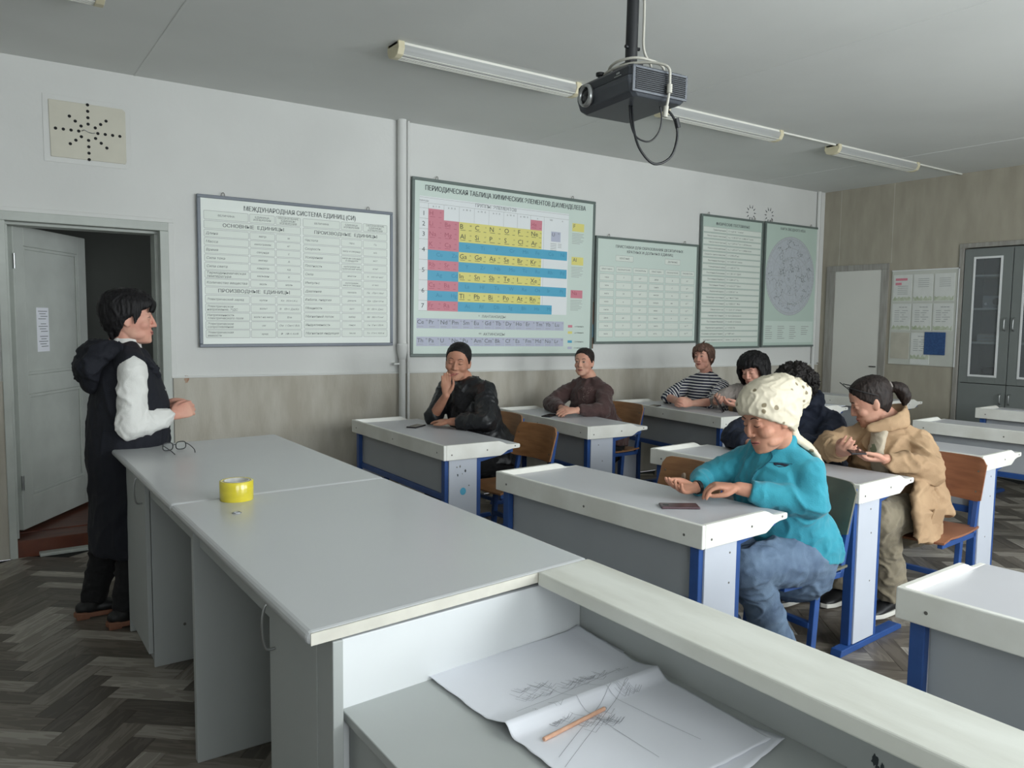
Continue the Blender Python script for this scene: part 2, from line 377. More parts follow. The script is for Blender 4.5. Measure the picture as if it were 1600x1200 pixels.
# walls behind the camera, with the windows that light the room
b = MB(); prev = X0-.2
for a, c in WINS: b.box(prev, a, Y0-.3, Y0, 0, CE); b.box(a, c, Y0-.3, Y0, 0, WZ0); b.box(a, c, Y0-.3, Y0, WZ1, CE); prev = c
b.box(prev, X1+.4, Y0-.3, Y0, 0, CE)
struct(b.build('wall_right', 'wall'))
struct(MB().box(X0-.2, X0, Y0-.3, Y1+.22, 0, CE).build('wall_back', 'wall'))
for i, (a, c) in enumerate(WINS):
    wn = struct(thing('window_%d' % (i+1), ((a+c)/2, Y0-.12, WZ0)))
    hw = (c-a)/2; h = WZ1-WZ0; b = MB()
    b.box(-hw, -hw+.05, -.03, .03, 0, h); b.box(hw-.05, hw, -.03, .03, 0, h); b.box(-hw, hw, -.03, .03, 0, .05); b.box(-hw, hw, -.03, .03, h-.05, h)
    b.box(-.03, .03, -.03, .03, .05, h-.05)
    b.build('window_frame', 'paint', wn, bevel=.003)
    for k in (0, 1):
        x0 = -hw+.05 if k == 0 else .03; MB().box(x0, x0+hw-.08, -.003, .003, .05, h-.05).build('pane', 'pane', wn)
    MB().box(-hw-.03, hw+.03, .03, .2, -.03, 0).build('window_sill', 'paint', wn, bevel=.004)

# vertical pipes on the poster wall
pp = thing('heating_pipe', (2.715, Y1-.04, 0), 0, 'white painted riser pipe between the units chart and the element chart', 'pipe')
MB().cyl((0, 0, 1.26), (0, 0, CE), .034, 24).build('upper_pipe', 'wall', pp)
MB().lathe([(.034, 1.26), (.042, 1.262), (.042, 1.245), (.040, 1.21), (.030, 1.15), (.026, 1.14)]).build('socket', 'wall', pp)
MB().cyl((0, 0, 0), (0, 0, 1.16), .026, 24).build('lower_pipe', 'wall', pp)
MB().box(-.07, .03, -.006, .04, 1.10, 1.115).build('bracket', 'wall', pp, bevel=.002)
MB().cyl((.058, .012, 0), (.058, .012, CE), .012, 12).build('thin_pipe', 'wall', pp)
pp2 = thing('corner_pipe', (X1-.112, Y1-.025, 0), 0, 'white painted pipe running up the far corner of the room', 'pipe')
MB().cyl((0, 0, 0), (0, 0, CE), .02, 16).build('pipe', 'wall', pp2)
MB().box(.04, .11, 0.0, .024, 1.0, CE).build('duct', 'wall', pp2)

# ventilation plate
vt = thing('vent_plate', (.635, Y1, 2.548), 0, 'cream ventilation plate with a star of drilled holes above the doorway', 'vent')
b = MB(); w2, h2 = .235, .195
pl = [(-w2, -h2), (w2-.03, -h2), (w2, -h2+.03), (w2, h2-.04), (w2-.04, h2), (-w2, h2)]
b.prism(pl, lambda u, v, k: (u, -.004*k, v)); b.build('plaster_border', 'wall', vt, bevel=.003)
b = MB(); b.prism([(-.20, -.165), (.20, -.165), (.205, -.15), (.205, .15), (.19, .165), (-.205, .165)], lambda u, v, k: (u, -.004-.006*k, v))
M['ventcream'] = mat('vent_cream', (204, 201, 186), .6, var=.03, vs=6)
b.build('plate', 'ventcream', vt, bevel=.004)
for a in range(8):
    n = 4 if a % 2 == 0 else 3
    for k in range(n):
        r_ = .052+.041*k; x, z = r_*cos(a*pi/4)*.98, r_*sin(a*pi/4)*.92
        if a % 2: x, z = x*1.05, z*.92
        MB().cyl((x, -.0085, z), (x, -.0107, z), .0092, 12).build('hole', 'dark', vt)
MB().tube([(-.035, -.012, .002), (-.02, -.02, .010), (0, -.016, 0), (.02, -.02, -.004), (.035, -.012, .0)], .0025).build('wire_loop', 'steel', vt)

# ================================================================ POSTERS
TC = {}
def text_geo(s):
    if s in TC: return TC[s]
    cu = bpy.data.curves.new('t', 'FONT'); cu.body = s; cu.size = 1; cu.resolution_u = 2; cu.align_x = 'LEFT'
    o = bpy.data.objects.new('t', cu); me = o.to_mesh()
    vs = np.array([v.co[:2] for v in me.vertices]) if len(me.vertices) else np.zeros((0, 2)); fs = [tuple(p.vertices) for p in me.polygons]
    o.to_mesh_clear(); bpy.data.objects.remove(o); bpy.data.curves.remove(cu)
    x0, x1 = (vs[:, 0].min(), vs[:, 0].max()) if len(vs) else (0, 0)
    TC[s] = (vs, fs, x0, x1); return TC[s]
def put_text(b, s, x, z, h, mi, align='C', maxw=None, y=-.0012, italic=0, bold=0, wscale=1):
    """h = capital height"""
    vs, fs, x0, x1 = text_geo(s)
    if not len(vs): return
    k = h/.62; kx = k*wscale; wdt = (x1-x0)*kx
    if maxw and wdt > maxw: kx *= maxw/wdt; wdt = maxw
    ox = x-x0*kx-(wdt/2 if align == 'C' else 0 if align == 'L' else wdt)
    for dx in ([0, bold] if bold else [0]):
        b.add([(ox+dx*.5+p[0]*kx+p[1]*k*italic, y-dx*.02, z-h/2+p[1]*k*.9) for p in vs], fs, mi)
def rect(b, x0, x1, z0, z1, mi, y=-.0006): b.add([(x0, y, z0), (x1, y, z0), (x1, y, z1), (x0, y, z1)], [(0, 1, 2, 3)], mi)
def rrect_line(b, x0, x1, z0, z1, mi, t=.0022, y=-.0009, r=.008):
    pts = []
    for cx, cz, a0 in ((x1-r, z1-r, 0), (x0+r, z1-r, 90), (x0+r, z0+r, 180), (x1-r, z0+r, 270)):
        for k in range(4): a = R(a0+k*30); pts.append((cx, cz, cos(a), sin(a), r))
    o = [(c[0]+c[2]*c[4], y, c[1]+c[3]*c[4]) for c in pts]; i_ = [(c[0]+c[2]*(c[4]-t), y, c[1]+c[3]*(c[4]-t)) for c in pts]
    n = len(o); b.add(o+i_, [(i, n+i, n+(i+1) % n, (i+1) % n) for i in range(n)], mi)
def cell(b, x0, x1, z0, z1, txt=None, h=.016, align='C', mi=2, fill=1, line=3, **kw):
    rect(b, x0+.002, x1-.002, z0+.002, z1-.002, fill); rrect_line(b, x0, x1, z0, z1, line)
    if txt:
        ls = txt.split('\n'); n = len(ls)
        for i, l in enumerate(ls):
            zc = (z0+z1)/2+((n-1)/2-i)*h*1.45
            put_text(b, l, (x0+x1)/2 if align == 'C' else x0+.012, zc, h, mi, align, (x1-x0)*.9, **kw)
PM = ['psheet', 'pcell', 'ink', 'pline', 'inkd', 'pwhite', 'pred', 'pyel', 'pblue', 'plil', 'predd', 'pblued', 'psheet2', 'psheet3', 'pgreen']
def board(name, x0, z0, wd, ht, sheet, fr, label, fw_=.022, skew=0, drop=0):
    t = thing(name, (x0, Y1-.028, z0), 0, label, 'poster')
    t.rotation_euler = (0, drop, 0)
    MB().box(fw_*.5, wd-fw_*.5, 0, .012, fw_*.5, ht-fw_*.5).build('sheet', sheet, t)
    b = MB(); b.box(0, wd, -.008, .016, 0, fw_); b.box(0, wd, -.008, .016, ht-fw_, ht); b.box(0, fw_, -.008, .016, fw_, ht-fw_); b.box(wd-fw_, wd, -.008, .016, fw_, ht-fw_)
    b.build('frame', fr, t, bevel=.004)
    for x in (wd*.12, wd*.86):
        MB().tube([(x-.012, .01, ht-.004), (x-.008, .006, ht+.016), (x, .004, ht+.022), (x+.008, .006, ht+.016), (x+.012, .01, ht-.004)], .0025).build('hook', 'screw', t)
    return t
# 1. SI units
t1 = board('units_chart', 1.244, 1.247, 1.398, .997, 'psheet', 'pframe2', 'white chart of measurement units in grey boxes, nearest the doorway')
b = MB(); put_text(b, 'МЕЖДУНАРОДНАЯ СИСТЕМА ЕДИНИЦ (СИ)', .70, .928, .030, 2, maxw=.80, bold=.003)
cx = [(.040, .330), (.336, .508), (.514, .690)]
for (a, c), s in zip(cx, ('ВЕЛИЧИНА', 'ЕДИНИЦА\nИЗМЕРЕНИЯ', 'ОБОЗНАЧЕНИЕ\nЕДИНИЦЫ\nИЗМЕРЕНИЯ')): cell(b, a, c, .838, .896, s, .012)
cell(b, .040, .690, .780, .832, 'ОСНОВНЫЕ  ЕДИНИЦЫ', .022, bold=.002)
rowsL = [('Длина', 'метр', 'м'), ('Масса', 'килограмм', 'кг'), ('Время', 'секунда', 'с'), ('Сила тока', 'ампер', 'А'), ('Сила света', 'кандела', 'кд'), ('Термодинамическая\nтемпература', 'кельвин', 'К'), ('Количество вещества', 'моль', 'моль')]
z = .774
for r_ in rowsL:
    for j, (a, c) in enumerate(cx): cell(b, a, c, z-.049, z, r_[j], .0155 if j == 0 else .013, 'L' if j == 0 else 'C', italic=.2)
    z -= .0535
cell(b, .040, .690, z-.048, z, 'ПРОИЗВОДНЫЕ  ЕДИНИЦЫ', .022, bold=.002); z -= .054
for r_ in [('Электрический заряд', 'кулон', 'Кл  1Кл=1А·с'), ('Электрическое\nнапряжение, ЭДС', 'вольт', 'В   1В=1 Дж/Кл'), ('Напряженность\nэлектрического поля', 'вольт на метр', 'В/м'), ('Электрическое\nсопротивление', 'ом', 'Ом  1 Ом=1 В/А'), ('Электрическая\nемкость', 'фарад', 'Ф   1Ф=1 Кл/В')]:
    for j, (a, c) in enumerate(cx): cell(b, a, c, z-.053, z, r_[j], .014 if j == 0 else .012, 'L' if j == 0 else 'C', italic=.2)
    z -= .0575
cx = [(.706, .980), (.988, 1.150), (1.158, 1.352)]
for (a, c), s in zip(cx, ('ВЕЛИЧИНА', 'ЕДИНИЦА\nИЗМЕРЕНИЯ', 'ОБОЗНАЧЕНИЕ\nЕДИНИЦЫ\nИЗМЕРЕНИЯ')): cell(b, a, c, .838, .896, s, .012)
cell(b, .706, 1.352, .780, .832, 'ПРОИЗВОДНЫЕ  ЕДИНИЦЫ', .022, bold=.002)
z = .774
for r_ in [('Частота', 'герц', 'Гц'), ('Скорость', 'метр в секунду', 'м/с'), ('Ускорение', 'метр на секунду\nв квадрате', 'м/с²'), ('Плотность', 'килограмм на\nкубический метр', 'кг/м³'), ('Сила', 'ньютон', 'Н   1Н=1кг·м/с²'), ('Импульс', 'килограмм-\nметр в секунду', 'кг·м/с'), ('Давление', 'паскаль', 'Па   1Па=1 Н/м²'), ('Работа, энергия', 'джоуль', 'Дж  1Дж=1Н·м'), ('Мощность', 'ватт', 'Вт  1Вт=1 Дж/с'), ('Магнитный поток', 'вебер', 'Вб  1Вб=1Тл·м²'), ('Индуктивность', 'генри', 'Гн  1Гн=1 Вб/А'), ('Магнитная индукция', 'тесла', 'Тл  1Тл=1 Н/А·м')]:
    for j, (a, c) in enumerate(cx): cell(b, a, c, z-.054, z, r_[j], .0155 if j == 0 else .0115, 'L' if j == 0 else 'C', italic=.2)
    z -= .0594
b.build('print', PM, t1)
# 2. periodic table
t2 = board('element_chart', 2.788, 1.158, 1.829, 1.372, 'psheet2', 'pframe', 'large element chart with pink, yellow and blue blocks, headed ПЕРИОДИЧЕСКАЯ ТАБЛИЦА', fw_=.024, drop=.012)
b = MB(); put_text(b, 'ПЕРИОДИЧЕСКАЯ ТАБЛИЦА ХИМИЧЕСКИХ ЭЛЕМЕНТОВ Д.И.МЕНДЕЛЕЕВА', .915, 1.300, .037, 4, maxw=1.60, bold=.004)
rect(b, .067, 1.530, .359, 1.235, 5, -.0004)
put_text(b, 'ГРУППЫ  ЭЛЕМЕНТОВ', .77, 1.212, .026, 2, maxw=.40); put_text(b, 'ПЕРИОДЫ', .105, 1.20, .010, 2)
colx = [.144, .282, .421, .561, .701, .845, .983, 1.119, 1.261]
zt, zb = 1.145, .359; rh = (zt-zb)/10
def rz_(i): return zt-i*rh
for i, s in enumerate(['I', 'II', 'III', 'IV', 'V', 'VI', 'VII']): put_text(b, 'а   '+s+'   б', (colx[i]+colx[i+1])/2, 1.165, .013, 2)
put_text(b, 'а', 1.19, 1.165, .012, 2); put_text(b, 'VIII', 1.335, 1.165, .014, 2); put_text(b, 'б', 1.46, 1.165, .012, 2)
for x in [.144]+colx[1:]: rect(b, x-.001, x+.001, .359, 1.185, 3, -.0005)
for z in [1.185, 1.225]: rect(b, .067, 1.530, z-.001, z+.001, 3, -.0005)
for i in range(11): rect(b, .067, .144, rz_(i)-.001, rz_(i)+.001, 3, -.0005)
for s, r_ in (('1', .5), ('2', 1.5), ('3', 2.5), ('4', 4), ('5', 6), ('6', 8), ('7', 9.5)): put_text(b, s, .104, zt-r_*rh, .034, 4)
rect(b, .144, .282, rz_(1), rz_(0), 6)
rect(b, .144, .421, rz_(4), rz_(1), 6)
for r_ in (5, 7, 9): rect(b, .144, .421, rz_(r_+1), rz_(r_), 6)
rect(b, 1.119, 1.240, rz_(1), rz_(0)+.004, 6)
rect(b, .421, 1.240, rz_(3), rz_(1), 7)
for r_ in (4, 6, 8): rect(b, .421, 1.240, rz_(r_+1), rz_(r_), 7); rect(b, .144, .421, rz_(r_+1), rz_(r_), 8)
for r_ in (3, 5, 7): rect(b, .421, 1.520, rz_(r_+1), rz_(r_), 8)
rect(b, .421, 1.365, rz_(10), rz_(9), 8)
def el(x, i, s, big, mi, tiny=True, xr=None):
    put_text(b, s, x+.010, rz_(i+.42), big, mi, 'L')
    if tiny:
        put_text(b, str(random.randint(3, 99)), (xr or x+.115), rz_(i+.3), .010, mi, 'R'); rect(b, x+.012, x+.06, rz_(i+.80), rz_(i+.76), mi, -.0011)
        rect(b, (xr or x+.115)-.025, (xr or x+.115), rz_(i+.80), rz_(i+.76), mi, -.0011)
Y = {1: ['B', 'C', 'N', 'O', 'F', 'Ne'], 2: ['Al', 'Si', 'P', 'S', 'Cl', 'Ar'], 4: ['Ga', 'Ge', 'As', 'Se', 'Br', 'Kr'], 6: ['In', 'Sn', 'Sb', 'Te', 'I', 'Xe'], 8: ['Tl', 'Pb', 'Bi', 'Po', 'At', 'Rn']}
for i, l in Y.items():
    for j, s in enumerate(l): el(colx[2+j], i, s, .037, 4)
P_ = {0: ['H', None], 1: ['Li', 'Be'], 2: ['Na', 'Mg'], 3: ['K', 'Ca'], 5: ['Rb', 'Sr'], 7: ['Cs', 'Ba'], 9: ['Fr', 'Ra']}
for i, l in P_.items():
    for j, s in enumerate(l):
        if s: el(colx[j], i, s, .034, 10)
el(colx[7], 0, 'He', .030, 10)
B_ = {3: ['Sc', 'Ti', 'V', 'Cr', 'Mn', 'Fe', 'Co', 'Ni'], 5: ['Y', 'Zr', 'Nb', 'Mo', 'Tc', 'Ru', 'Rh', 'Pd'], 7: ['La', 'Hf', 'Ta', 'W', 'Re', 'Os', 'Ir', 'Pt'], 9: ['Ac', 'Rf', 'Db', 'Sg', 'Bh', 'Hs', 'Mt']}
for i, l in B_.items():
    for j, s in enumerate(l):
        x = [.455, .595, .735, .88, 1.015, 1.15, 1.285, 1.42][j]; put_text(b, s, x+.03, rz_(i+.42), .030, 11, 'L')
for i, l in {4: ['Cu', 'Zn'], 6: ['Ag', 'Cd'], 8: ['Au', 'Hg']}.items():
    for j, s in enumerate(l): put_text(b, s, colx[j]+.075, rz_(i+.42), .030, 11, 'L')
rect(b, 1.340, 1.442, .985, 1.07, 9); put_text(b, 'U', 1.35, 1.045, .03, 2, 'L'); put_text(b, '92', 1.43, 1.055, .012, 2, 'R')
for k in range(5): rect(b, 1.335, 1.40, .965-.014*k, .969-.014*k, 3); rect(b, 1.415, 1.455, .965-.014*k, .969-.014*k, 3) if k < 3 else None
put_text(b, '*  ЛАНТАНОИДЫ', .75, .326, .020, 2); put_text(b, '**  АКТИНОИДЫ', .75, .182, .020, 2)
for z0, z1, l in ((.222, .300, ['Ce', 'Pr', 'Nd', 'Pm', 'Sm', 'Eu', 'Gd', 'Tb', 'Dy', 'Ho', 'Er', 'Tm', 'Yb', 'Lu']), (.084, .156, ['Th', 'Pa', 'U', 'Np', 'Pu', 'Am', 'Cm', 'Bk', 'Cf', 'Es', 'Fm', 'Md', 'No', 'Lr'])):
    for i, s in enumerate(l):
        x = .052+i*.1036; rect(b, x+.001, x+.1026, z0, z1, 9); put_text(b, s, x+.006, z1-.028, .032, 2, 'L', maxw=.07)
        put_text(b, str(58+i if z0 > .2 else 90+i), x+.096, z1-.016, .010, 2, 'R'); rect(b, x+.008, x+.06, z0+.012, z0+.015, 3, -.001)
for z0, mi, s, tm in ((1.092, 7, 'F', 2), (.800, 7, 'Al', 2), (.510, 6, 'Na', 10)):
    rect(b, 1.571, 1.705, z0, z0+.07, mi); put_text(b, s, 1.585, z0+.045, .032, tm, 'L')
    for k in range(7): rect(b, 1.571, 1.571+[.13, .12, .135, .10, .13, .12, .09][k], z0-.022-.014*k, z0-.0185-.014*k, 3)
for z0, mi, s in ((.250, 6, '- s-элементы'), (.195, 7, '- p-элементы'), (.115, 8, '- d-элементы'), (.06, 9, '- f-элементы')):
    rect(b, 1.551, 1.600, z0, z0+.022, mi); put_text(b, s, 1.62, z0+.011, .014, 2, 'L', maxw=.11)
b.build('print', PM, t2)
# 3. prefixes
t3 = board('prefix_chart', 4.646, 1.242, 1.338, .972, 'psheet2', 'pframe', 'wide pale green chart of prefixes in small boxes, right of the element chart')
b = MB(); put_text(b, 'ПРИСТАВКИ ДЛЯ ОБРАЗОВАНИЯ ДЕСЯТИЧНЫХ', .68, .890, .024, 2, maxw=.88, bold=.002); put_text(b, 'КРАТНЫХ И ДОЛЬНЫХ ЕДИНИЦ', .68, .848, .024, 2, maxw=.6, bold=.002)
cell(b, .241, .462, .757, .810, 'КРАТНЫЕ', .016); cell(b, .875, 1.085, .757, .810, 'ДОЛЬНЫЕ', .016)
xs = [(.050, .225), (.250, .444), (.462, .650), (.668, .866), (.884, 1.080), (1.098, 1.290)]
pre = [('тера', 'Т', '10¹²', 'деци', 'д', '10⁻¹'), ('гига', 'Г', '10⁹', 'санти', 'с', '10⁻²'), ('мега', 'М', '10⁶', 'милли', 'м', '10⁻³'), ('кило', 'к', '10³', 'микро', 'мк', '10⁻⁶'), ('гекто', 'г', '10²', 'нано', 'н', '10⁻⁹'), ('дека', 'да', '10¹', 'пико', 'п', '10⁻¹²'), ('экса', 'Э', '10¹⁸', 'фемто', 'ф', '10⁻¹⁵'), ('пета', 'П', '10¹⁵', 'атто', 'а', '10⁻¹⁸')]
for (a, c), s in zip(xs, ['ПРИСТАВКА', 'ОБОЗНАЧЕНИЕ', 'МНОЖИТЕЛЬ']*2): cell(b, a, c, .655, .705, s, .013)
z = .637
for r_ in pre:
    for (a, c), s in zip(xs, r_): cell(b, a, c, z-.060, z, s, .014)
    z -= .0735
b.build('print', PM, t3)
# 4. constants
t4 = board('constants_chart', 6.013, 1.180, .962, 1.345, 'psheet3', 'pframe', 'tall green chart of physical constants in long rows, left of the star map')
b = MB(); put_text(b, 'ФИЗИЧЕСКИЕ ПОСТОЯННЫЕ', .48, 1.262, .028, 2, maxw=.52, bold=.002)
cs = [('Гравитационная', 'G = 6,67·10⁻¹¹ Н·м²/кг²'), ('Масса покоя электрона', 'mₑ = 9,109·10⁻³¹ кг = 5,486·10⁻⁴ а.е.м.'), ('Масса покоя протона', 'mₚ = 1,673·10⁻²⁷ кг = 1,00728 а.е.м.'), ('Масса покоя нейтрона', 'mₙ = 1,675·10⁻²⁷ кг = 1,00866 а.е.м.'), ('Скорость света в вакууме', 'c = 2,998·10⁸ м/с'), ('Постоянная Авогадро', 'N = 6,022·10²³ 1/моль'), ('Элементарный заряд', 'e = 1,602·10⁻¹⁹ Кл'), ('Постоянная Больцмана', 'k = 1,381·10⁻²³ Дж/К'), ('Постоянная Ридберга', 'R = 3,289·10¹⁵ Гц'), ('Постоянная Планка', 'h = 6,626·10⁻³⁴ Дж·с'), ('Боровский радиус', 'a = 5,292·10⁻¹¹ м'), ('Магнитная постоянная', 'µ₀ = 4π·10⁻⁷ Гн/м'), ('Электрическая постоянная', 'ε₀ = 8,854·10⁻¹² Ф/м'), ('Объем моля газа', 'V = 22,41·10⁻³ м³/моль'), ('Газовая постоянная', 'R = 8,314 Дж/(моль·К)'), ('Постоянная Фарадея', 'F = 96,485·10³ Кл/моль'), ('Нормальное давление', 'p = 101325 Па'), ('Ускорение свободного падения', 'g = 9,807 м/с²'), ('Атомная единица массы', '1 а.е.м. = 1,661·10⁻²⁷ кг')]
z = 1.225
for a_, c_ in cs:
    rect(b, .035, .93, z-.052, z, 1); rrect_line(b, .035, .38, z-.052, z, 3, r=.003); rrect_line(b, .39, .93, z-.052, z, 3, r=.003)
    put_text(b, a_, .37, z-.026, .015, 2, 'R', maxw=.32); put_text(b, c_, .41, z-.026, .015, 2, 'L', maxw=.48); z -= .0615
b.build('print', PM, t4)
# 5. star map
t5 = board('star_map', 7.008, 1.186, .945, 1.345, 'psheet3', 'pframe', 'green star map poster with a round grey chart, nearest the far corner')
b = MB(); put_text(b, 'КАРТА ЗВЕЗДНОГО НЕБА', .48, 1.284, .026, 2, maxw=.44, bold=.002)
cx0, cz0, rr = .462, .778, .43
n = 64
b.add([(cx0+rr*cos(2*pi*i/n), -.0006, cz0+rr*sin(2*pi*i/n)) for i in range(n)], [tuple(range(n))], 15)
def ring(r_, t_, mi, dx=0, dzz=0):
    b.add([(cx0+dx+r_*cos(2*pi*i/n), -.0009, cz0+dzz+r_*sin(2*pi*i/n)) for i in range(n)]+[(cx0+dx+(r_-t_)*cos(2*pi*i/n), -.0009, cz0+dzz+(r_-t_)*sin(2*pi*i/n)) for i in range(n)], [(i, (i+1) % n, n+(i+1) % n, n+i) for i in range(n)], mi)
for r_ in (.43, .405, .31, .21, .11): ring(r_, .003, 3)
ring(.26, .003, 3, .07, -.05)
def seg2(p, q, t_, mi):
    d = Vector((q[0]-p[0], 0, q[1]-p[1])); nn = Vector((-d.z, 0, d.x)).normalized()*t_/2
    b.add([(p[0]-nn.x, -.0010, p[1]-nn.z), (q[0]-nn.x, -.0010, q[1]-nn.z), (q[0]+nn.x, -.0010, q[1]+nn.z), (p[0]+nn.x, -.0010, p[1]+nn.z)], [(0, 1, 2, 3)], mi)
for k in range(12): a = k*pi/6; seg2((cx0+.11*cos(a), cz0+.11*sin(a)), (cx0+.405*cos(a), cz0+.405*sin(a)), .002, 3)
for k in range(72): a = k*pi/36; seg2((cx0+.405*cos(a), cz0+.405*sin(a)), (cx0+.43*cos(a), cz0+.43*sin(a)), .002, 3)
rnd = random.Random(4)
for k in range(70):
    a = rnd.uniform(0, 2*pi); q = .38*math.sqrt(rnd.random()); p = (cx0+q*cos(a), cz0+q*sin(a))
    for _ in range(rnd.randint(2, 5)):
        a2 = rnd.uniform(0, 2*pi); p2 = (p[0]+.035*cos(a2), p[1]+.035*sin(a2))
        if math.hypot(p2[0]-cx0, p2[1]-cz0) < .40:
            seg2(p, p2, .002, 2); s_ = rnd.uniform(.002, .005); rect(b, p2[0]-s_, p2[0]+s_, p2[1]-s_, p2[1]+s_, 2, -.0012); p = p2
rect(b, .045, .90, .05, .285, 12, -.0006)
for c_ in range(4):
    for k in range(7 if c_ < 3 else 5): rect(b, .06+.21*c_, .06+.21*c_+rnd.uniform(.08, .14), .225-.022*k, .231-.022*k, 3, -.0011)
M['sky_disc'] = mat('star_disc_grey', (186, 192, 198), .5, var=.04, vs=30)
b.build('print', PM+['sky_disc'], t5)
# a strip of older coloured notice showing between the boards
o5 = MB().box(4.612, 4.642, Y1-.012, Y1-.001, 1.17, 1.62)
o5 = thing('old_notice', (4.63, Y1, 1.20), 0, 'narrow strip of an old brown and blue notice between two charts', 'notice')
MB().box(-.022, .022, -.010, -.001, .22, .42).build('brown_strip', mat('old_brown', (140, 106, 90), .7), o5)
MB().box(-.022, .022, -.010, -.001, .10, .22).build('blue_strip', mat('old_blue', (110, 150, 170), .7), o5)
MB().box(-.022, .022, -.010, -.001, .0, .10).build('brown_foot', mat('old_brown_dark', (120, 96, 80), .7), o5)
# paper sun decals above chart 4
for i, (x, z) in enumerate(((6.80, 2.60), (7.10, 2.60))):
    dc = thing('sun_decal', (x, Y1-.001, z), 0, ('left' if i == 0 else 'right')+'hand one of two black ray circles on the white wall above the charts', 'decal', 'ray circles above the charts')
    b = MB()
    for k in range(10):
        a = k*pi/5; c_, s_ = cos(a), sin(a)
        b.prism([(.05*c_-.006*s_, .05*s_+.006*c_), (.05*c_+.006*s_, .05*s_-.006*c_), (.085*c_, .085*s_)], lambda u, v, kk: (u, -.002*kk, v))
    b.build('ray', 'inkd', dc)

# notice board on the far wall
nb = thing('notice_sheet', (X1, 4.22, 1.03), 0, 'pale plastic sheet of nine pockets with leaflets on the far wall beside the cabinet', 'notice board')
def FX(b): return b
b = MB(); b.box(-.012, -.001, -.345, .345, .0, .985); b.build('backing', mat('pocket_sheet', (196, 198, 190), .35, var=.04, vs=5), nb, bevel=.003)
lf = mat('leaflet_white', (214, 216, 212), .5, var=.03, vs=12); lg = mat('leaflet_beige', (186, 182, 168), .5, var=.05, vs=9)
for i in range(3):
    for j in range(3):
        y = .225-.215*i; z0 = .66-.30*j
        if j == 2 and i == 0: z0 -= .0
        if j == 2 and i == 2: continue
        if j == 2 and i == 0: m_ = lg
        else: m_ = lf
        pk = MB().box(-.017, -.012, y-.098, y+.098, z0-(.05 if (j == 2 and i == 1) else 0), z0+.275).build('leaflet', m_, nb)
        b = MB()
        def r2(y0, y1, za, zb, mi): b.box(-.0185, -.017, y0, y1, za, zb, mi)
        if j < 2 or i == 1:
            pts = [(y-.095, z0+.005), (y+.095, z0+.005)]+[(y+.095-.19*k/9, z0+.02+.035*abs(sin(k*1.7+i))) for k in range(10)]
            b.prism(pts, lambda u, v, k: (-.017-.0015*k, u, v), 2)
            if j == 0:
                if i == 0: r2(y-.05, y+.075, z0+.215, z0+.24, 1); r2(y+.01, y+.075, z0+.17, z0+.195, 1)
                for k in range(5): r2(y-.06, y+.05, z0+.155-.02*k+(.07 if i else 0), z0+.160-.02*k+(.07 if i else 0), 0)
            else:
                for k in range(6): r2(y-.07+.02*(k % 3), y-.01+.02*(k % 2), z0+.20-.022*k, z0+.206-.022*k, 0); r2(y+.02, y+.07, z0+.20-.022*k, z0+.206-.022*k, 0)
                for k in range(3): r2(y-.06+.03*k, y-.035+.03*k, z0+.235, z0+.243, 0)
            b.build('leaflet_print', ['pline', 'pred', 'pgreen'], pk)
MB().box(-.024, -.017, -.245, -.035, .115, .345).build('blue_card', mat('blue_card', (40, 70, 118), .6, vs=60, col2=(50, 84, 132)), nb, bevel=.002)
b = MB(); b.box(-.02, -.012, -.345, -.335, 0, .985); b.box(-.02, -.012, -.345, .345, .975, .985); b.build('edge_strip', 'white', nb)
b = MB(); put_text(b, 'ПОЖАРНАЯ БЕЗОПАСНОСТЬ', 0, 0, .022, 0, maxw=.5)

# tall cabinet in the alcove
cb = thing('wall_cabinet', (X1+.0, 3.40, 0), 0, 'tall grey built-in cabinet with two glazed doors and metal handles on the far wall', 'cabinet')
hw = .44; b = MB(); b.box(.0, .38, -hw, -hw+.02, 0, 2.19); b.box(.0, .38, hw-.02, hw, 0, 2.19); b.box(.0, .38, -hw, hw, 2.17, 2.19); b.box(0, .38, -hw, hw, 0, .05); b.box(.36, .38, -hw, hw, 0, 2.19); b.box(.02, .38, -.01, .01, 0, .88)
b.build('carcass', 'cab', cb)
for z in (.895, 1.27, 1.60, 1.92): MB().box(.03, .36, -hw+.02, hw-.02, z, z+.018).build('shelf', 'tbody', cb)
for k in (0, 1):
    y0, y1 = (.004, hw-.002) if k == 0 else (-hw+.002, -.004)
    b = MB(); t_ = .075
    b.box(-.006, .014, y0, y0+t_+.02, .888, 2.185); b.box(-.006, .014, y1-t_-.02, y1, .888, 2.185); b.box(-.006, .014, y0+t_+.02, y1-t_-.02, .888, .96); b.box(-.006, .014, y0+t_+.02, y1-t_-.02, 2.10, 2.185)
    d = b.build('glazed_door', 'cab', cb, bevel=.002)
    b = MB(); a0, a1 = y0+.085, y1-.085
    b.box(-.011, -.004, a0, a0+.02, .95, 2.11); b.box(-.011, -.004, a1-.02, a1, .95, 2.11); b.box(-.011, -.004, a0+.02, a1-.02, .95, .97); b.box(-.011, -.004, a0+.02, a1-.02, 2.09, 2.11)
    b.build('glazing_bead', 'white', d, bevel=.002)
    MB().box(.002, .005, a0, a1, .955, 2.105).build('glass', 'cabglass', d)
    hy_ = y0+.035 if k == 0 else y1-.035
    MB().tube([(-.006, hy_, 1.40), (-.03, hy_, 1.41), (-.034, hy_, 1.46), (-.03, hy_, 1.51), (-.006, hy_, 1.52)], .005).build('handle', 'steel', d)
    d = MB().box(-.006, .014, y0, y1, .05, .882).build('lower_door', 'cab', cb, bevel=.002)
    MB().tube([(-.006, hy_, .70), (-.03, hy_, .71), (-.034, hy_, .75), (-.03, hy_, .79), (-.006, hy_, .80)], .005).build('handle', 'steel', d)
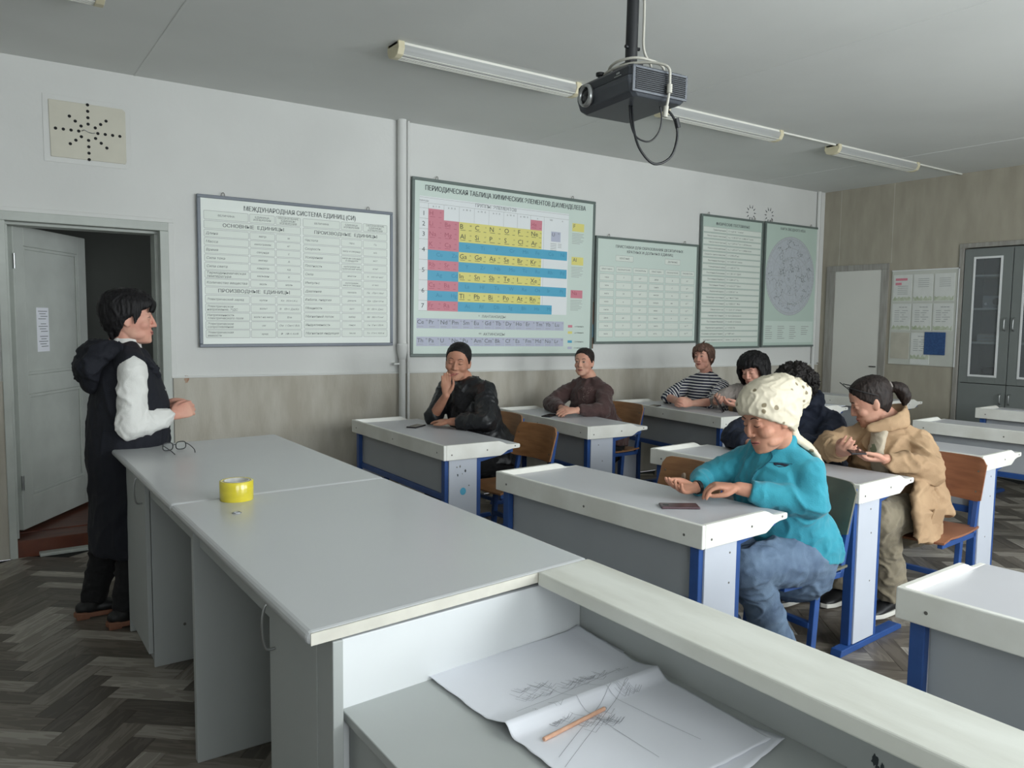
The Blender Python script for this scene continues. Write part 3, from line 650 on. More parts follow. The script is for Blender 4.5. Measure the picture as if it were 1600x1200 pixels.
# instrument inside the cabinet
im = thing('instrument_box', (X1+.19, 3.60, 1.618), 0, 'small grey instrument box with a dial behind the left cabinet glass', 'instrument')
MB().box(-.09, .09, -.10, .10, 0, .12).build('case', 'modesty', im, bevel=.006)
MB().cyl((-.09, -.03, .06), (-.10, -.03, .06), .035).build('dial', 'black', im)
MB().cyl((-.09, .06, .04), (-.115, .06, .04), .012).build('knob', 'white', im)
im2 = thing('dark_coil', (X1+.19, 3.62, .913), 0, 'dark round coil on the lowest shelf behind the cabinet glass', 'instrument')
MB().lathe([(.05, 0), (.09, 0), (.09, .12), (.05, .12)], closed=True).build('coil', 'black', im2)
im3 = thing('stacked_papers', (X1+.19, 3.60, 1.288), 0, 'flat dark stack of papers on the middle shelf behind the cabinet glass', 'papers')
for k in range(5): MB().box(-.12, .12, -.13+.004*k, .12, .016*k, .016*k+.014).build('folder', 'modesty' if k % 2 else 'casing', im3)

# ================================================================ CEILING LIGHTS
YL = 3.95
def lamp(x0, x1, y, label):
    t = thing('ceiling_light', ((x0+x1)/2, y, CE), 0, label, 'lamp', 'fluorescent fittings on the ceiling'); h = (x1-x0)/2
    b = MB(); b.box(-h, h, -.055, .055, -.018, 0); b.build('base_plate', 'lamp', t, bevel=.003)
    b = MB(); prof = [(-.062, -.016), (-.066, -.03), (-.05, -.062), (-.02, -.072), (.02, -.072), (.05, -.062), (.066, -.03), (.062, -.016)]
    m = len(prof); vs = [(x, p[0], p[1]) for x in (-h+.035, h-.035) for p in prof]; b.add(vs, [(i, i+1, m+i+1, m+i) for i in range(m-1)], 0, True)
    b.build('diffuser', 'diffuser', t)
    b = MB()
    for k in range(9):
        y_ = -.05+.0125*k; zz = -.073 if abs(y_) < .03 else -.066; b.box(-h+.036, h-.036, y_-.0012, y_+.0012, zz-.001, zz+.002)
    b.build('rib', 'lamp', t)
    MB().cyl((-h+.05, 0, -.04), (h-.05, 0, -.04), .013).build('tube', 'tubelight', t)
    for s_ in (-1, 1):
        b = MB(); b.prism([(-.066, -.0), (-.07, -.035), (-.052, -.068), (-.02, -.078), (.02, -.078), (.052, -.068), (.07, -.035), (.066, 0)], lambda u, v, k: (s_*(h-.038*k), u, v)); b.build('end_cap', 'lampcap', t, bevel=.003)
lamp(1.935, 3.20, YL, 'nearest long ceiling light, left of the projector')
lamp(3.95, 5.22, YL, 'second ceiling light, partly hidden behind the projector')
lamp(5.95, 7.22, YL, 'farthest ceiling light, nearest the brown far wall')
lamp(-.69, .56, 4.1, 'ceiling light above the doorway, only its end in view at the top left')
cc = thing('ceiling_cable_duct', (5.0, YL-.03, CE), 0, 'thin white cable duct linking the ceiling lights to the far wall', 'duct')
for a_, c_ in ((-1.80, -1.05), (.22, .95), (2.22, X1-5.0)): MB().box(a_, c_, -.008, .008, -.012, 0).build('duct', 'lamp', cc)

# ================================================================ PUPILS' DESKS
T = .76
def desk(FR, FL, label, seedv=0, sticker=False, worn=False):
    dx, dy = FL[0]-FR[0], FL[1]-FR[1]; L = math.hypot(dx, dy)
    t = thing('school_desk', (FR[0], FR[1], 0), math.atan2(dy, dx)-pi/2, label, 'desk', 'white topped school desks in rows')
    D = .50
    MB().box(0, .018, 0, L, .675, T).build('front_board', 'rim', t, bevel=.004)
    top = [(.018, T), (.36, T), (.385, .752), (.415, .738), (.45, .735), (.50, .735), (.505, .730), (.505, .716), (.50, .711), (.455, .709), (.42, .702), (.39, .684), (.37, .675), (.018, .675)]
    for k, y in enumerate((0, L-.018)):
        p = MB().prism(top, lambda u, v, w_: (u, y+.018*w_, v)).build('side_board', 'rim', t, bevel=.0025)
        sc = [(.05, .705), (.28, .715), (.47, .724)]
        for u, v in sc:
            yy = -.001 if k == 0 else L+.001
            MB().cyl((u, yy+(.0015 if k == 0 else -.0015), v), (u, yy, v), .0045, 10).build('screw', 'screw', p)
    fb_ = t.children[0]
    for yy in (.08, .5*L, L-.08): MB().cyl((.001, yy, .712), (-.0008, yy, .712), .005, 10).build('screw', 'screw', fb_)
    MB().box(.018, .50, .018, L-.018, .717, .735).build('tabletop', 'desktop', t, bevel=.002)
    MB().box(.052, .066, .07, L-.07, .47, .690).build('modesty_panel', 'modesty', t, bevel=.002)
    b = MB(); b.box(.040, .075, .03, L-.03, .435, .47); b.build('cross_rail', 'blue', t, bevel=.003)
    b = MB(); b.box(.425, .475, .03, L-.03, .682, .7165); b.build('rear_rail', 'blue', t, bevel=.003)
    for k in (0, 1):
        def yy(a, c): return (a, c) if k == 0 else (L-c, L-a)
        a, c = yy(.022, .036); MB().box(.045, .225, a, c, .035, .675).build('leg_panel', 'panel', t, bevel=.002)
        a, c = yy(.030, .070); MB().box(.022, .050, a, c, .03, .675).build('post', 'blue', t, bevel=.003)
        a, c = yy(.024, .064); MB().box(.225, .252, a, c, .03, .675).build('post', 'blue', t, bevel=.003)
        a, c = yy(.020, .070)
        MB().prism([(-.06, 0), (-.05, .03), (.47, .03), (.50, .018), (.50, 0)], lambda u, v, w_: (u, a+(c-a)*w_, v)).build('foot', 'blue', t, bevel=.003)
        b = MB(); a, c = yy(.030, .050); b.prism([(.252, .675), (.46, .70), (.46, .682), (.252, .645)], lambda u, v, w_: (u, a+(c-a)*w_, v)); b.build('bracket', 'blue', t, bevel=.002)
        if k == 0:
            pnl = [o for o in t.children if o.name.startswith('leg_panel')][0]
            rn = random.Random(seedv)
            for j in range(3): u, v = rn.uniform(.08, .19), (.63, .52, .30)[j]; MB().cyl((u, .0225, v), (u, .0212, v), .004, 8).build('screw', 'screw', pnl)
            if sticker:
                MB().prism([(.135+.019*cos(a_*pi/12), .490+.021*sin(a_*pi/12)) for a_ in range(24)], lambda u, v, w_: (u, .022-.0008*w_, v)).build('blue_sticker', 'pblue', pnl)
                for (u, v, r_, mm) in ((.115, .655-.022, .008, 'screw'), (.15, .605, .010, 'inkd'), (.10, .585, .008, 'inkd'), (.13, .59, .004, 'screw')):
                    MB().prism(blob(u, v, r_*.7, seed=int(u*1e3)), lambda p_, q_, w_: (p_, .022-.0006*w_, q_)).build('scratch', mm, pnl)
    return t
desk((2.107, 3.681), (2.128, 4.985), 'front-row desk by the chart wall with a bright blue dot sticker on its end panel', 1, True)
desk((2.023, 1.769), (1.958, 2.944), 'front-row desk where the woman in turquoise sits, behind the long teacher table', 2)
desk((3.298, 3.878), (3.391, 5.103), 'desk where the woman in the brown sweatshirt sits alone', 3)
desk((4.486, 3.782), (4.626, 5.085), 'desk shared by the women in the striped and grey tops, by the chart wall', 4)
desk((3.121, 1.866), (3.042, 3.049), 'desk where the woman in the tan jacket sits, second from the front in its row', 5)
desk((4.383, 1.936), (4.33, 3.12), 'empty desk directly behind the chair of the woman in the tan jacket', 6)
desk((5.66, 1.77), (5.60, 2.97), 'empty desk fourth from the front in the middle row, its long front board facing us', 7)
desk((6.95, 1.95), (6.92, 3.145), 'empty desk nearest the grey cabinet at the right edge of the photo', 8)
desk((2.03, -.11), (1.989, 1.075), 'large empty desk in the lower right corner, nearest the viewer', 9)
desk((5.69, 3.86), (5.72, 5.06), 'desk behind the striped and grey tops, mostly hidden by heads', 10)
desk((6.80, 3.80), (6.83, 5.05), 'rearmost desk by the chart wall, near the white far door', 11)

# ================================================================ CHAIRS
def chair(x, y, rz, label, ply='ply', gone=False):
    """seat faces -X at rz = 0; origin under the seat centre"""
    t = thing('school_chair', (x, y, 0), rz, label, 'chair', 'plywood chairs on blue steel frames')
    nx, ny = 9, 3; b = MB()
    def surf(f, nu, nv, th, nm, mt):
        vs = []; g = lambda i, j, s_: s_*(nu+1)*(nv+1)+j*(nu+1)+i
        for s_ in (0, 1):
            for j in range(nv+1):
                for i in range(nu+1): vs.append(f(i/nu, j/nv, s_*th))
        fs = []
        for j in range(nv):
            for i in range(nu): fs += [(g(i, j, 0), g(i, j+1, 0), g(i+1, j+1, 0), g(i+1, j, 0)), (g(i, j, 1), g(i+1, j, 1), g(i+1, j+1, 1), g(i, j+1, 1))]
        n0 = len(vs); vs = vs+vs; h_ = g
        g = lambda i, j, s_: n0+h_(i, j, s_)
        nf = len(fs)
        for i in range(nu): fs += [(g(i, 0, 0), g(i+1, 0, 0), g(i+1, 0, 1), g(i, 0, 1)), (g(i, nv, 0), g(i, nv, 1), g(i+1, nv, 1), g(i+1, nv, 0))]
        for j in range(nv): fs += [(g(0, j, 0), g(0, j, 1), g(0, j+1, 1), g(0, j+1, 0)), (g(nu, j, 0), g(nu, j+1, 0), g(nu, j+1, 1), g(nu, j, 1))]
        B_ = MB().add(vs, fs[:nf], 0, True); B_.add([], [], 0); B_.f += [list(f) for f in fs[nf:]]; B_.m += [0]*(len(fs)-nf); B_.s += [False]*(len(fs)-nf)
        return B_.build(nm, mt, t, bevel=0)
    def bk(u, v, s_):
        yy = (u-.5)*.40; r_ = abs(u-.5)*2; cut = max(0, r_-.82)/.18; hh = .215-.05*cut**2*.9
        zz = .572+.5*(.215-hh)*.4+v*hh; xx = .205+.05*v-.045*r_*r_
        return (xx+s_, yy, zz)
    o = surf(bk, 20, 6, .010, 'backrest', ply)
    def st(u, v, s_):
        yy = (u-.5)*.38; xx = -.20+.39*v; zz = .425+.012*(2*abs(v-.5))**2-.008*(1-(2*u-1)**2)-(.022*max(0, .18-v)/.18)
        return (xx, yy, zz+s_)
    surf(st, 12, 10, .010, 'seat', ply)
    for s_ in (-1, 1):
        y0, y1 = sorted((s_*.155, s_*.180))
        b = MB(); b.box(-.19, .18, y0, y1, .392, .418)
        b.build('seat_rail', 'blue', t, bevel=.003)
        MB().prism([(.155, .392), (.18, .392), (.252, .76), (.227, .76)], lambda u, v, w_: (u, y0+(y1-y0)*w_, v)).build('back_upright', 'blue', t, bevel=.003)
        MB().prism([(-.02, .03), (.012, .03), (.04, .392), (.008, .392)], lambda u, v, w_: (u, y0+(y1-y0)*w_, v)).build('leg', 'blue', t, bevel=.003)
        MB().prism([(-.21, 0), (-.20, .03), (.20, .03), (.21, 0)], lambda u, v, w_: (u, y0+(y1-y0)*w_, v)).build('foot_bar', 'blue', t, bevel=.003)
        for z in (.62, .72):
            MB().cyl((.200+.0435*((z-.572)/.215)-.028, s_*.168, z), (.198+.0435*((z-.572)/.215)-.028, s_*.168, z), .0045, 10).build('rivet', 'screw', o)
    MB().box(-.01, .018, -.16, .16, .20, .225).build('stretcher', 'blue', t, bevel=.003)
    return t
chair(2.74, 3.97, .03, 'empty brown chair at the near end of the desk with the blue dot')
chair(2.93, 4.60, .03, 'plywood chair under the woman in the black jacket, its back showing beside her')
chair(2.60, 2.55, -.05, 'empty brown chair with a pale worn patch, left of the woman in turquoise')
chair(2.80, 2.02, -.05, 'dull olive chair under the woman in turquoise', 'plygrey')
chair(3.92, 2.00, .06, 'reddish brown chair under the woman in the tan jacket', 'ply2')
chair(3.90, 2.62, .02, 'chair under the woman in the navy jacket, almost hidden')
chair(4.17, 4.68, .03, 'chair under the woman in the brown sweatshirt, rounded back beside her')
chair(5.38, 4.62, .05, 'chair under the woman in the striped top, hidden by her')
chair(5.36, 4.08, .05, 'chair under the woman in the grey top, hidden by her')
MB().prism(blob(.05, .705, .022, seed=8), lambda u, v, k: (.196+.012*k*-1+.01*0, u-.02, v)).build('worn_patch', 'bare', [o for o in C.objects if o.get('label', '').startswith('empty brown chair with a pale')][0])

# ================================================================ TEACHER'S LONG TABLE
TZ = .85
tt = thing('teacher_table', (.9, 2.7, 0), 0, 'long light grey teacher table with kneeholes across the front of the class', 'table')
og = (.9, 2.7, 0)
def q(poly, z0, z1, nm, m_, bev=0, par=None): return MB().prism(poly, lambda u, v, k: (u, v, z0+(z1-z0)*k)).build(nm, m_, par or tt, bev, og, 3)
far = [(.507, 2.640), (1.245, 2.676), (1.280, 3.984), (.507, 3.927)]; far[1] = (1.276, 2.678)
near = [(.508, 1.407), (1.271, 1.481), (1.276, 2.675), (.507, 2.637)]
q(far, TZ-.028, TZ, 'far_top', 'ttop', .012); q(near, TZ-.028, TZ, 'near_top', 'ttop', .012)
# cream cut edge on the near end
b = MB(); b.prism([(.515, 1.4055), (1.268, 1.4795), (1.268, 1.482), (.515, 1.409)], lambda u, v, k: (u, v, TZ-.026+.024*k)); b.build('cut_edge', 'tedge', tt, 0, og)
XB = .560
def tb(x0, x1, y0, y1, z0, z1, nm, m_='tbody', bev=.002): return MB().box(x0, x1, y0, y1, z0, z1).build(nm, m_, tt, bev, og)
tb(XB, 1.23, 3.862, 3.88, 0, TZ-.028, 'end_panel'); tb(XB+.02, 1.23, 3.405, 3.423, 0, TZ-.028, 'side_panel')
tb(XB, 1.23, 2.575, 2.605, 0, TZ-.028, 'middle_panel'); tb(XB+.02, 1.23, 1.790, 1.808, 0, TZ-.028, 'side_panel'); tb(XB+.02, 1.23, 1.535, 1.553, 0, TZ-.028, 'end_panel'); tb(XB, XB+.022, 1.41, 1.495, 0, TZ-.03, 'end_strip')
tb(1.20, 1.218, 1.553, 3.862, 0.0, TZ-.028, 'back_panel')
tb(XB+.02, XB+.038, 2.605, 3.405, .715, TZ-.028, 'apron'); tb(XB+.02, XB+.038, 1.808, 2.575, .715, TZ-.028, 'apron')
for y0, y1, hy_ in ((3.408, 3.860, 3.47), (1.497, 1.806, 1.765)):
    d = tb(XB, XB+.018, y0, y1, .06, TZ-.036, 'cabinet_door')
    MB().tube([(XB, hy_, .79), (XB-.022, hy_, .785), (XB-.030, hy_, .735), (XB-.022, hy_, .685), (XB, hy_, .68)], .0035).build('handle', 'steel', d, 0, og)
    tb(XB+.03, XB+.045, y0, y1, 0, .06, 'plinth')
MB().cyl((.70, 3.404, .16), (.70, 3.402, .16), .006, 10).build('screw', 'screw', tt, 0, og)

# lower side table with its white upstand and scuffed ledge
SMY, SMZ = .703, .697
lt = thing('side_counter', (.9, .7, 0), 0, 'low grey counter with white upstand and scuffed white ledge, in the foreground', 'counter')
og2 = (.9, .7, 0); LZ = .66
def lb(poly, z0, z1, nm, m_, bev=.002): return MB().prism(poly, lambda u, v, k: (u, v, z0+(z1-z0)*k)).build(nm, m_, lt, bev, og2)
lb([(.592, -.75), (1.262, -.75), (1.262, 1.50), (.592, 1.452)], LZ-.02, LZ, 'counter_top', 'low')
lb([(.590, 1.445), (1.262, 1.500), (1.262, 1.516), (.590, 1.461)], 0, .805, 'upstand', 'wboard')
lb([(1.262, -.75), (1.284, -.75), (1.284, 1.52), (1.262, 1.52)], 0, .815, 'back_board', 'low')
lb([(1.090, -.75), (1.268, -.75), (1.268, 1.478), (1.096, 1.462)], .817, .8505, 'ledge', 'ledge', .004)
lb([(.606, -.75), (.622, -.75), (.622, 1.44), (.606, 1.44)], .06, LZ-.02, 'front_panel', 'tbody')
for y in (-.70, .40): lb([(.622, y), (1.262, y), (1.262, y+.018), (.622, y+.018)], 0, LZ-.02, 'side_panel', 'tbody')
# smudged mark on the ledge board
for (u0, v0, r_, sd) in ((0, 0, .009, 3), (.014, -.006, .006, 4), (.006, -.014, .006, 5)): MB().prism(blob(SMY-u0, SMZ+v0, r_, seed=sd), lambda u, v, k: (1.262-.0008*k, u, v)).build('ink_smudge', 'inkd', lt, 0, og2)

# ================================================================ THINGS ON THE TABLES
# drawing sheets: two big folded sheets with ridge
def sheet(name, corners, n, hf, label, zoff, grp='big paper sheets on the low counter'):
    """corners: 4 xy points (a b / d c); hf(u,v) gives height"""
    a, b_, c, d = [Vector(p) for p in corners]; cx = (a+b_+c+d)/4
    t = tag(bpy.data.objects.new(name, bpy.data.meshes.new(name)), label, 'paper', grp); C.objects.link(t)
    vs = []; g = lambda i, j, s_: s_*(n+1)*(n+1)+j*(n+1)+i
    for s_ in (0, 1):
        for j in range(n+1):
            for i in range(n+1):
                u, v = i/n, j/n; p = (a*(1-u)+b_*u)*(1-v)+(d*(1-u)+c*u)*v
                w_ = .0022*noise.noise(Vector((p.x*9, p.y*9, zoff*40)))
                if j == 0 or j == n or i == 0 or i == n: p = p+Vector((.004*noise.noise(Vector((p.x*30, p.y*30, 3))), .004*noise.noise(Vector((p.x*30, p.y*30, 7)))))
                vs.append((p.x-cx.x, p.y-cx.y, zoff+max(0.0006, hf(u, v)+w_)+(.0004 if s_ else 0)))
    fs = [(g(i, j, 1), g(i+1, j, 1), g(i+1, j+1, 1), g(i, j+1, 1)) for i in range(n) for j in range(n)]+[(g(i, j, 0), g(i, j+1, 0), g(i+1, j+1, 0), g(i+1, j, 0)) for i in range(n) for j in range(n)]
    for i in range(n): fs += [(g(i, 0, 0), g(i+1, 0, 0), g(i+1, 0, 1), g(i, 0, 1)), (g(i, n, 0), g(i, n, 1), g(i+1, n, 1), g(i+1, n, 0)), (g(0, i, 0), g(0, i, 1), g(0, i+1, 1), g(0, i+1, 0)), (g(n, i, 0), g(n, i+1, 0), g(n, i+1, 1), g(n, i, 1))]
    me = t.data; me.from_pydata(vs, [], fs); me.materials.append(M['sheet']); me.polygons.foreach_set('use_smooth', [True]*len(fs)); me.update()
    t.location = (cx.x, cx.y, LZ)
    return t, cx
flat = lambda u, v: .001+.004*(u*v)
def ridge(u, v):  # fold across the sheet
    d = v-.49; return .002+.020*max(0, 1-abs(d)/(.05 if d > 0 else .12))**1.5+.008*max(0, (u-.93)/.07)*max(0, 1-v*3)
PS = [(.808, 1.487), (1.226, 1.472), (1.214, .86), (.80, .885)]
sheet('drawing_paper', [(.815, 1.492), (1.250, 1.512), (1.24, 1.235), (.81, 1.20)][:0] or [(.84, 1.478), (1.256, 1.488), (1.254, 1.325), (.85, 1.25)], 24, flat, 'plain white sheet peeping out at the back of the pile, under the drawing', .0005)
sheet('drawing_paper', [(.88, 1.12), (1.20, 1.10), (1.240, .868), (.88, .800)], 24, flat, 'plain white sheet peeping out at the near right of the pile, under the drawing', .0020)
td, cdr = sheet('drawing_paper', [(.803, 1.474), (1.250, 1.494), (1.216, .880), (.815, .865)], 72, ridge, 'large folded white sheet with pencil hatching, topmost under the wooden pencil', .006)
# pencil drawing on the top sheet (flat print following the sheet)
b = MB()
def pz(x, y):
    a, b_, c, d = [Vector(p) for p in [(.803, 1.474), (1.250, 1.494), (1.216, .880), (.815, .865)]]
    v = (1.482-y)/(1.482-.873); u = (x-.81)/(.42); return LZ+.006+max(.0006, ridge(min(max(u, 0), 1), min(max(v, 0), 1))+.0022*noise.noise(Vector((x*9, y*9, .006*40))))+.0016
def stroke(p, q_, t_=.0009, n=10):
    p = Vector(p); q_ = Vector(q_); nn = Vector((-(q_-p).y, (q_-p).x)).normalized()*t_/2; vs = []
    for i in range(n+1):
        c_ = p.lerp(q_, i/n); vs += [(c_.x-nn.x, c_.y-nn.y, pz(c_.x, c_.y)), (c_.x+nn.x, c_.y+nn.y, pz(c_.x, c_.y))]
    b.add(vs, [(2*i, 2*i+1, 2*i+3, 2*i+2) for i in range(n)])
rn = random.Random(5)
def hatch(cx, cy, w_, h_, ang, n, ln):
    for k in range(n):
        x, y = cx+w_*rn.uniform(-.5, .5), cy+h_*rn.uniform(-.5, .5)
        for s_ in (0, 1):
            a_ = ang+s_*1.45+rn.uniform(-.12, .12); stroke((x, y), (x+ln*cos(a_), y+ln*sin(a_)), .0007, 4)
for (cx, cy, w_, h_, n) in ((.95, 1.265, .08, .05, 26), (1.07, 1.245, .11, .03, 24), (.91, 1.155, .06, .04, 22), (.985, 1.095, .08, .04, 24), (1.12, 1.165, .05, .03, 10), (1.18, 1.235, .04, .02, 8)): hatch(cx, cy, w_, h_, .5, n, .024)
for p, q_ in (((.84, 1.05), (1.19, 1.245)), ((.83, 1.02), (1.20, 1.225)), ((.99, 1.30), (.99, .95)), ((1.06, 1.28), (1.10, .95)), ((.86, 1.21), (1.18, 1.26)), ((.93, 1.20), (1.00, 1.10))): stroke(p, q_, .0008, 24)
b.build('pencil_drawing', 'pencil', td, 0, (cdr.x, cdr.y, LZ))
# wooden pencil
pa, pb = Vector((.850, 1.108, LZ+.0135)), Vector((1.025, 1.132, LZ+.0150))
pc = thing('wooden_pencil', pa, 0, 'unpainted wooden pencil lying on the folded drawing sheet', 'pencil')
MB().cyl((0, 0, 0), (pb-pa)*.97, .0042, 6).build('shaft', 'wood', pc)
MB().cyl((pb-pa)*.97, (pb-pa)*1.0, .0042, 6, .002).build('tip', 'pencil', pc)
# roll of tape
tp = thing('tape_roll', (.706, 2.604, TZ), 0, 'roll of yellow packing tape standing on the teacher table seam', 'tape')
MB().lathe([(.041, 0), (.0525, 0), (.0535, .001), (.0535, .063), (.0525, .064), (.041, .064)], closed=True, n=64).build('tape_windings', 'tape', tp)
MB().lathe([(.038, .0), (.041, 0), (.041, .0642), (.038, .0642)], closed=True, n=64).build('core', 'tapecore', tp)
# ring
rg = tag(MB().lathe([(.0085+.0012*cos(a*pi/4), .0012+.0012*sin(a*pi/4)) for a in range(8)], closed=True, n=32).build('metal_ring', 'steel'), 'small silvery ring lying on the teacher table in front of the tape roll', 'ring')
rg.location = (.654, 2.414, TZ); rg.rotation_euler = (.0, .0, 0); rg.scale = (1.5, 1.0, 1.6)
# spectacles
sp = thing('spectacles', (.735, 3.70, TZ), R(192), 'black framed spectacles lying upright on the far end of the teacher table', 'glasses')
sp.scale = (.86, .86, .86)
b = MB()
for s_ in (-1, 1):
    pts = [(s_*.034+.026*(abs(cos(a))**.7)*(1 if cos(a) > 0 else -1), 0, .026+.020*(abs(sin(a))**.7)*(1 if sin(a) > 0 else -1)) for a in [k*pi/12 for k in range(25)]]
    b.tube(pts, .0027, 8, k=2)
    l = MB(); l.add([(p[0], .0, p[2]) for p in pts[:-1]], [tuple(range(24))]); l.build('lens', 'lensclear', sp)
b.tube([(-.009, 0, .030), (0, .002, .034), (.009, 0, .030)], .002)
b.build('rims', 'black', sp)
for s_ in (-1, 1): MB().tube([(s_*.060, 0, .036), (s_*.062, .04, .030), (s_*.058, .10, .016), (s_*.052, .125, .003)], .0022).build('temple', 'black', sp)
# phones
def phone(x, y, z, rz, label, m_='phone', rx=0, ry=0, L=.148, W=.072, H=.009):
    t = thing('mobile_phone', (x, y, z), rz, label, 'phone', 'mobile phones'); t.rotation_euler = (rx, ry, rz)
    MB().box(-W/2, W/2, -L/2, L/2, 0, H).build('case', m_, t, bevel=.0038, seg=3)
    MB().box(-W/2+.004, W/2-.004, -L/2+.004, L/2-.004, H, H+.0004).build('screen', 'screen' if m_ == 'phone' else m_, t)
    if m_ != 'phone': MB().cyl((0, L/2-.022, H), (0, L/2-.022, H+.0012), .012, 20).build('camera_ring', 'black', t)
    return t
DZ = .735
phone(2.235, 2.075, DZ, R(55), 'maroon phone face down on the desk beside the turquoise woman\'s hands', 'phoner')
phone(2.42, 4.60, DZ, R(-55), 'black phone on the desk in front of the woman in the black jacket', 'phone')
phone(3.55, 4.62, DZ, R(-60), 'silvery dark phone on the desk in front of the woman in the brown sweatshirt')
phone(4.74, 4.72, DZ, R(-70), 'black phone lying on the desk left of the woman in the striped top')
for (x, y, rz, lb_) in ((7.02, 3.0, .3, 'white sheet of paper on the desk nearest the grey cabinet'), (6.05, 4.05, .2, 'white sheet of paper on the desk behind the grey top')):
    t = tag(MB().box(-.105, .105, -.148, .148, 0, .003).build('paper_sheet', 'sheet'), lb_, 'paper'); t.location = (x+.1, y, DZ); t.rotation_euler = (0, 0, rz)

# ================================================================ PROJECTOR
pj = thing('projector', (1.99, 2.143, 2.262), -.07, 'grey ceiling projector hanging lens to the left with coiled cables', 'projector')
pj.rotation_euler = (R(0), R(1.0), R(-6))
a_, d_, h_ = .125, .165, .052
b = MB()
# body: lower half shell tapered, upper band
def loft_rings(rings, mi=0):
    n = len(rings[0]); vs = [p for r_ in rings for p in r_]
    fs = [(i*n+j, i*n+(j+1) % n, (i+1)*n+(j+1) % n, (i+1)*n+j) for i in range(len(rings)-1) for j in range(n)]
    fs += [tuple(range(n))[::-1], tuple(range((len(rings)-1)*n, len(rings)*n))]
    return vs, fs
def rr(ax, ay, z, c, fx=0): return [(-ax+fx, -ay+c, z), (-ax+c+fx, -ay, z), (ax-c, -ay, z), (ax, -ay+c, z), (ax, ay-c, z), (ax-c, ay, z), (-ax+c+fx, ay, z), (-ax+fx, ay-c, z)]
vs, fs = loft_rings([rr(a_-.012, d_-.012, -h_, .014, .022), rr(a_-.002, d_-.003, -h_+.012, .012, .010), rr(a_, d_, -.005, .012), rr(a_, d_, .014, .012)])
MB().add(vs, fs).build('lower_shell', 'proj', pj, bevel=.004)
vs, fs = loft_rings([rr(a_-.0015, d_-.0015, .014, .012), rr(a_-.002, d_-.002, h_-.012, .012), rr(a_-.010, d_-.010, h_, .012)])
MB().add(vs, fs).build('upper_shell', 'projd', pj, bevel=.003)
# vents on the near side
vb = MB().box(-a_+.020, a_-.012, -d_-.003, -d_+.004, -.034, .040).build('vent_grille', 'dark', pj, bevel=.004)
b = MB()
for k in range(11): b.box(-a_+.022, a_-.014, -d_-.006, -d_-.001, -.031+.0066*k, -.0285+.0066*k)
b.build('louvre', 'proj', vb)
fr_ = MB()
fr_.box(-a_+.010, -a_+.022, -d_-.004, -d_+.004, -.038, .044); fr_.box(a_-.012, a_-.003, -d_-.004, -d_+.004, -.038, .044); fr_.box(-a_+.01, a_-.003, -d_-.004, -d_+.004, .038, .045); fr_.box(-a_+.01, a_-.003, -d_-.004, -d_+.004, -.042, -.033)
fr_.build('grille_frame', mat('projector_silver', (96, 100, 106), .4, metal=.3), pj, bevel=.002)
# lens
lr = MB().lathe([(.036, 0), (.040, .004), (.040, .014), (.036, .022), (.031, .022), (.029, .010), (.029, 0)], n=40).build('lens_ring', 'steel', pj)
lr.rotation_euler = (0, R(-90), 0); lr.location = (-a_+.004, .085, -.002)
lg_ = MB().lathe([(.0, .016), (.012, .015), (.022, .012), (.029, .006), (.029, 0)], n=40).build('lens', 'glassdk', pj); lg_.rotation_euler = (0, R(-90), 0); lg_.location = (-a_+.004, .085, -.002)
MB().cyl((-a_+.035, .06, h_-.002), (-a_+.035, .06, h_+.020), .008).build('foot_stem', 'black', pj)
MB().cyl((-a_+.035, .06, h_+.016), (-a_+.035, .06, h_+.026), .016, 20).build('foot_knob', 'black', pj)
b = MB(); b.box(-a_-.0008, -a_+.001, -.115, -.075, .020, .0225); b.box(-a_-.0008, -a_+.001, -.105, -.088, .027, .033); b.build('badge', 'pline', pj)
# mount: pole to the ceiling
mt_ = MB(); mt_.box(-.045, .065, -.055, .05, h_, h_+.014); mt_.box(-.03, .03, -.035, .035, h_+.014, h_+.06); mt_.box(-.06, -.03, -.03, .03, h_+.010, h_+.035); mt_.box(.02, .075, -.025, .025, h_+.02, h_+.05)
mt_.build('bracket', 'black', pj, bevel=.004)
MB().cyl((0, 0, h_+.06), (0.0, 0, CE-2.262), .022, 24).build('pole', 'black', pj)
MB().cyl((0, 0, h_+.10), (0, 0, h_+.13), .019, 24).build('pole_collar', 'black', pj)
for s_ in (-1, 1): MB().cyl((s_*.02, -.004, .165), (s_*.031, -.006, .165), .006).build('clamp_screw', 'black', pj)
# cables
def cable(name, pts, r_, m_, label, plugs=()):
    t = thing(name, pts[0], 0, label, 'cable'); t0 = Vector(pts[0])
    MB().tube(pts, r_, 8).build('wire', m_, t, 0, t0)
    for nm, a0, a1, rr_, mm in plugs: MB().cyl(a0, a1, rr_, 14).build(nm, mm, t, 0, t0)
    return t
P0 = Vector((1.99, 2.13, 2.262))
def L_(x, y, z): return tuple(P0+Vector((x, y, z)))
cable('grey_cable', [L_(.030, -.01, .66), L_(.034, -.016, .30), L_(.032, -.02, .16), L_(.06, -.03, .10), L_(.075, .03, .082), L_(.02, .085, .078), L_(-.06, .06, .085), L_(-.085, -.01, .095), L_(-.05, -.08, .098), L_(.04, -.10, .085), L_(.09, -.05, .075), L_(.08, .05, .068), L_(0, .10, .066), L_(-.08, .06, .07), L_(-.075, -.04, .080), L_(-.03, -.12, .075), L_(.005, -.168, .055), L_(.012, -.172, .01), L_(.010, -.170, -.04), L_(.005, -.165, -.085)], .0048, 'cable_w',
      'pale grey cable wound round the projector mount, plug dangling in front', [('ferrite', L_(.012, -.172, -.003), L_(.011, -.172, -.032), .0095, 'cable_w'), ('plug', L_(.005, -.165, -.075), L_(.002, -.163, -.112), .009, 'cable_w')])
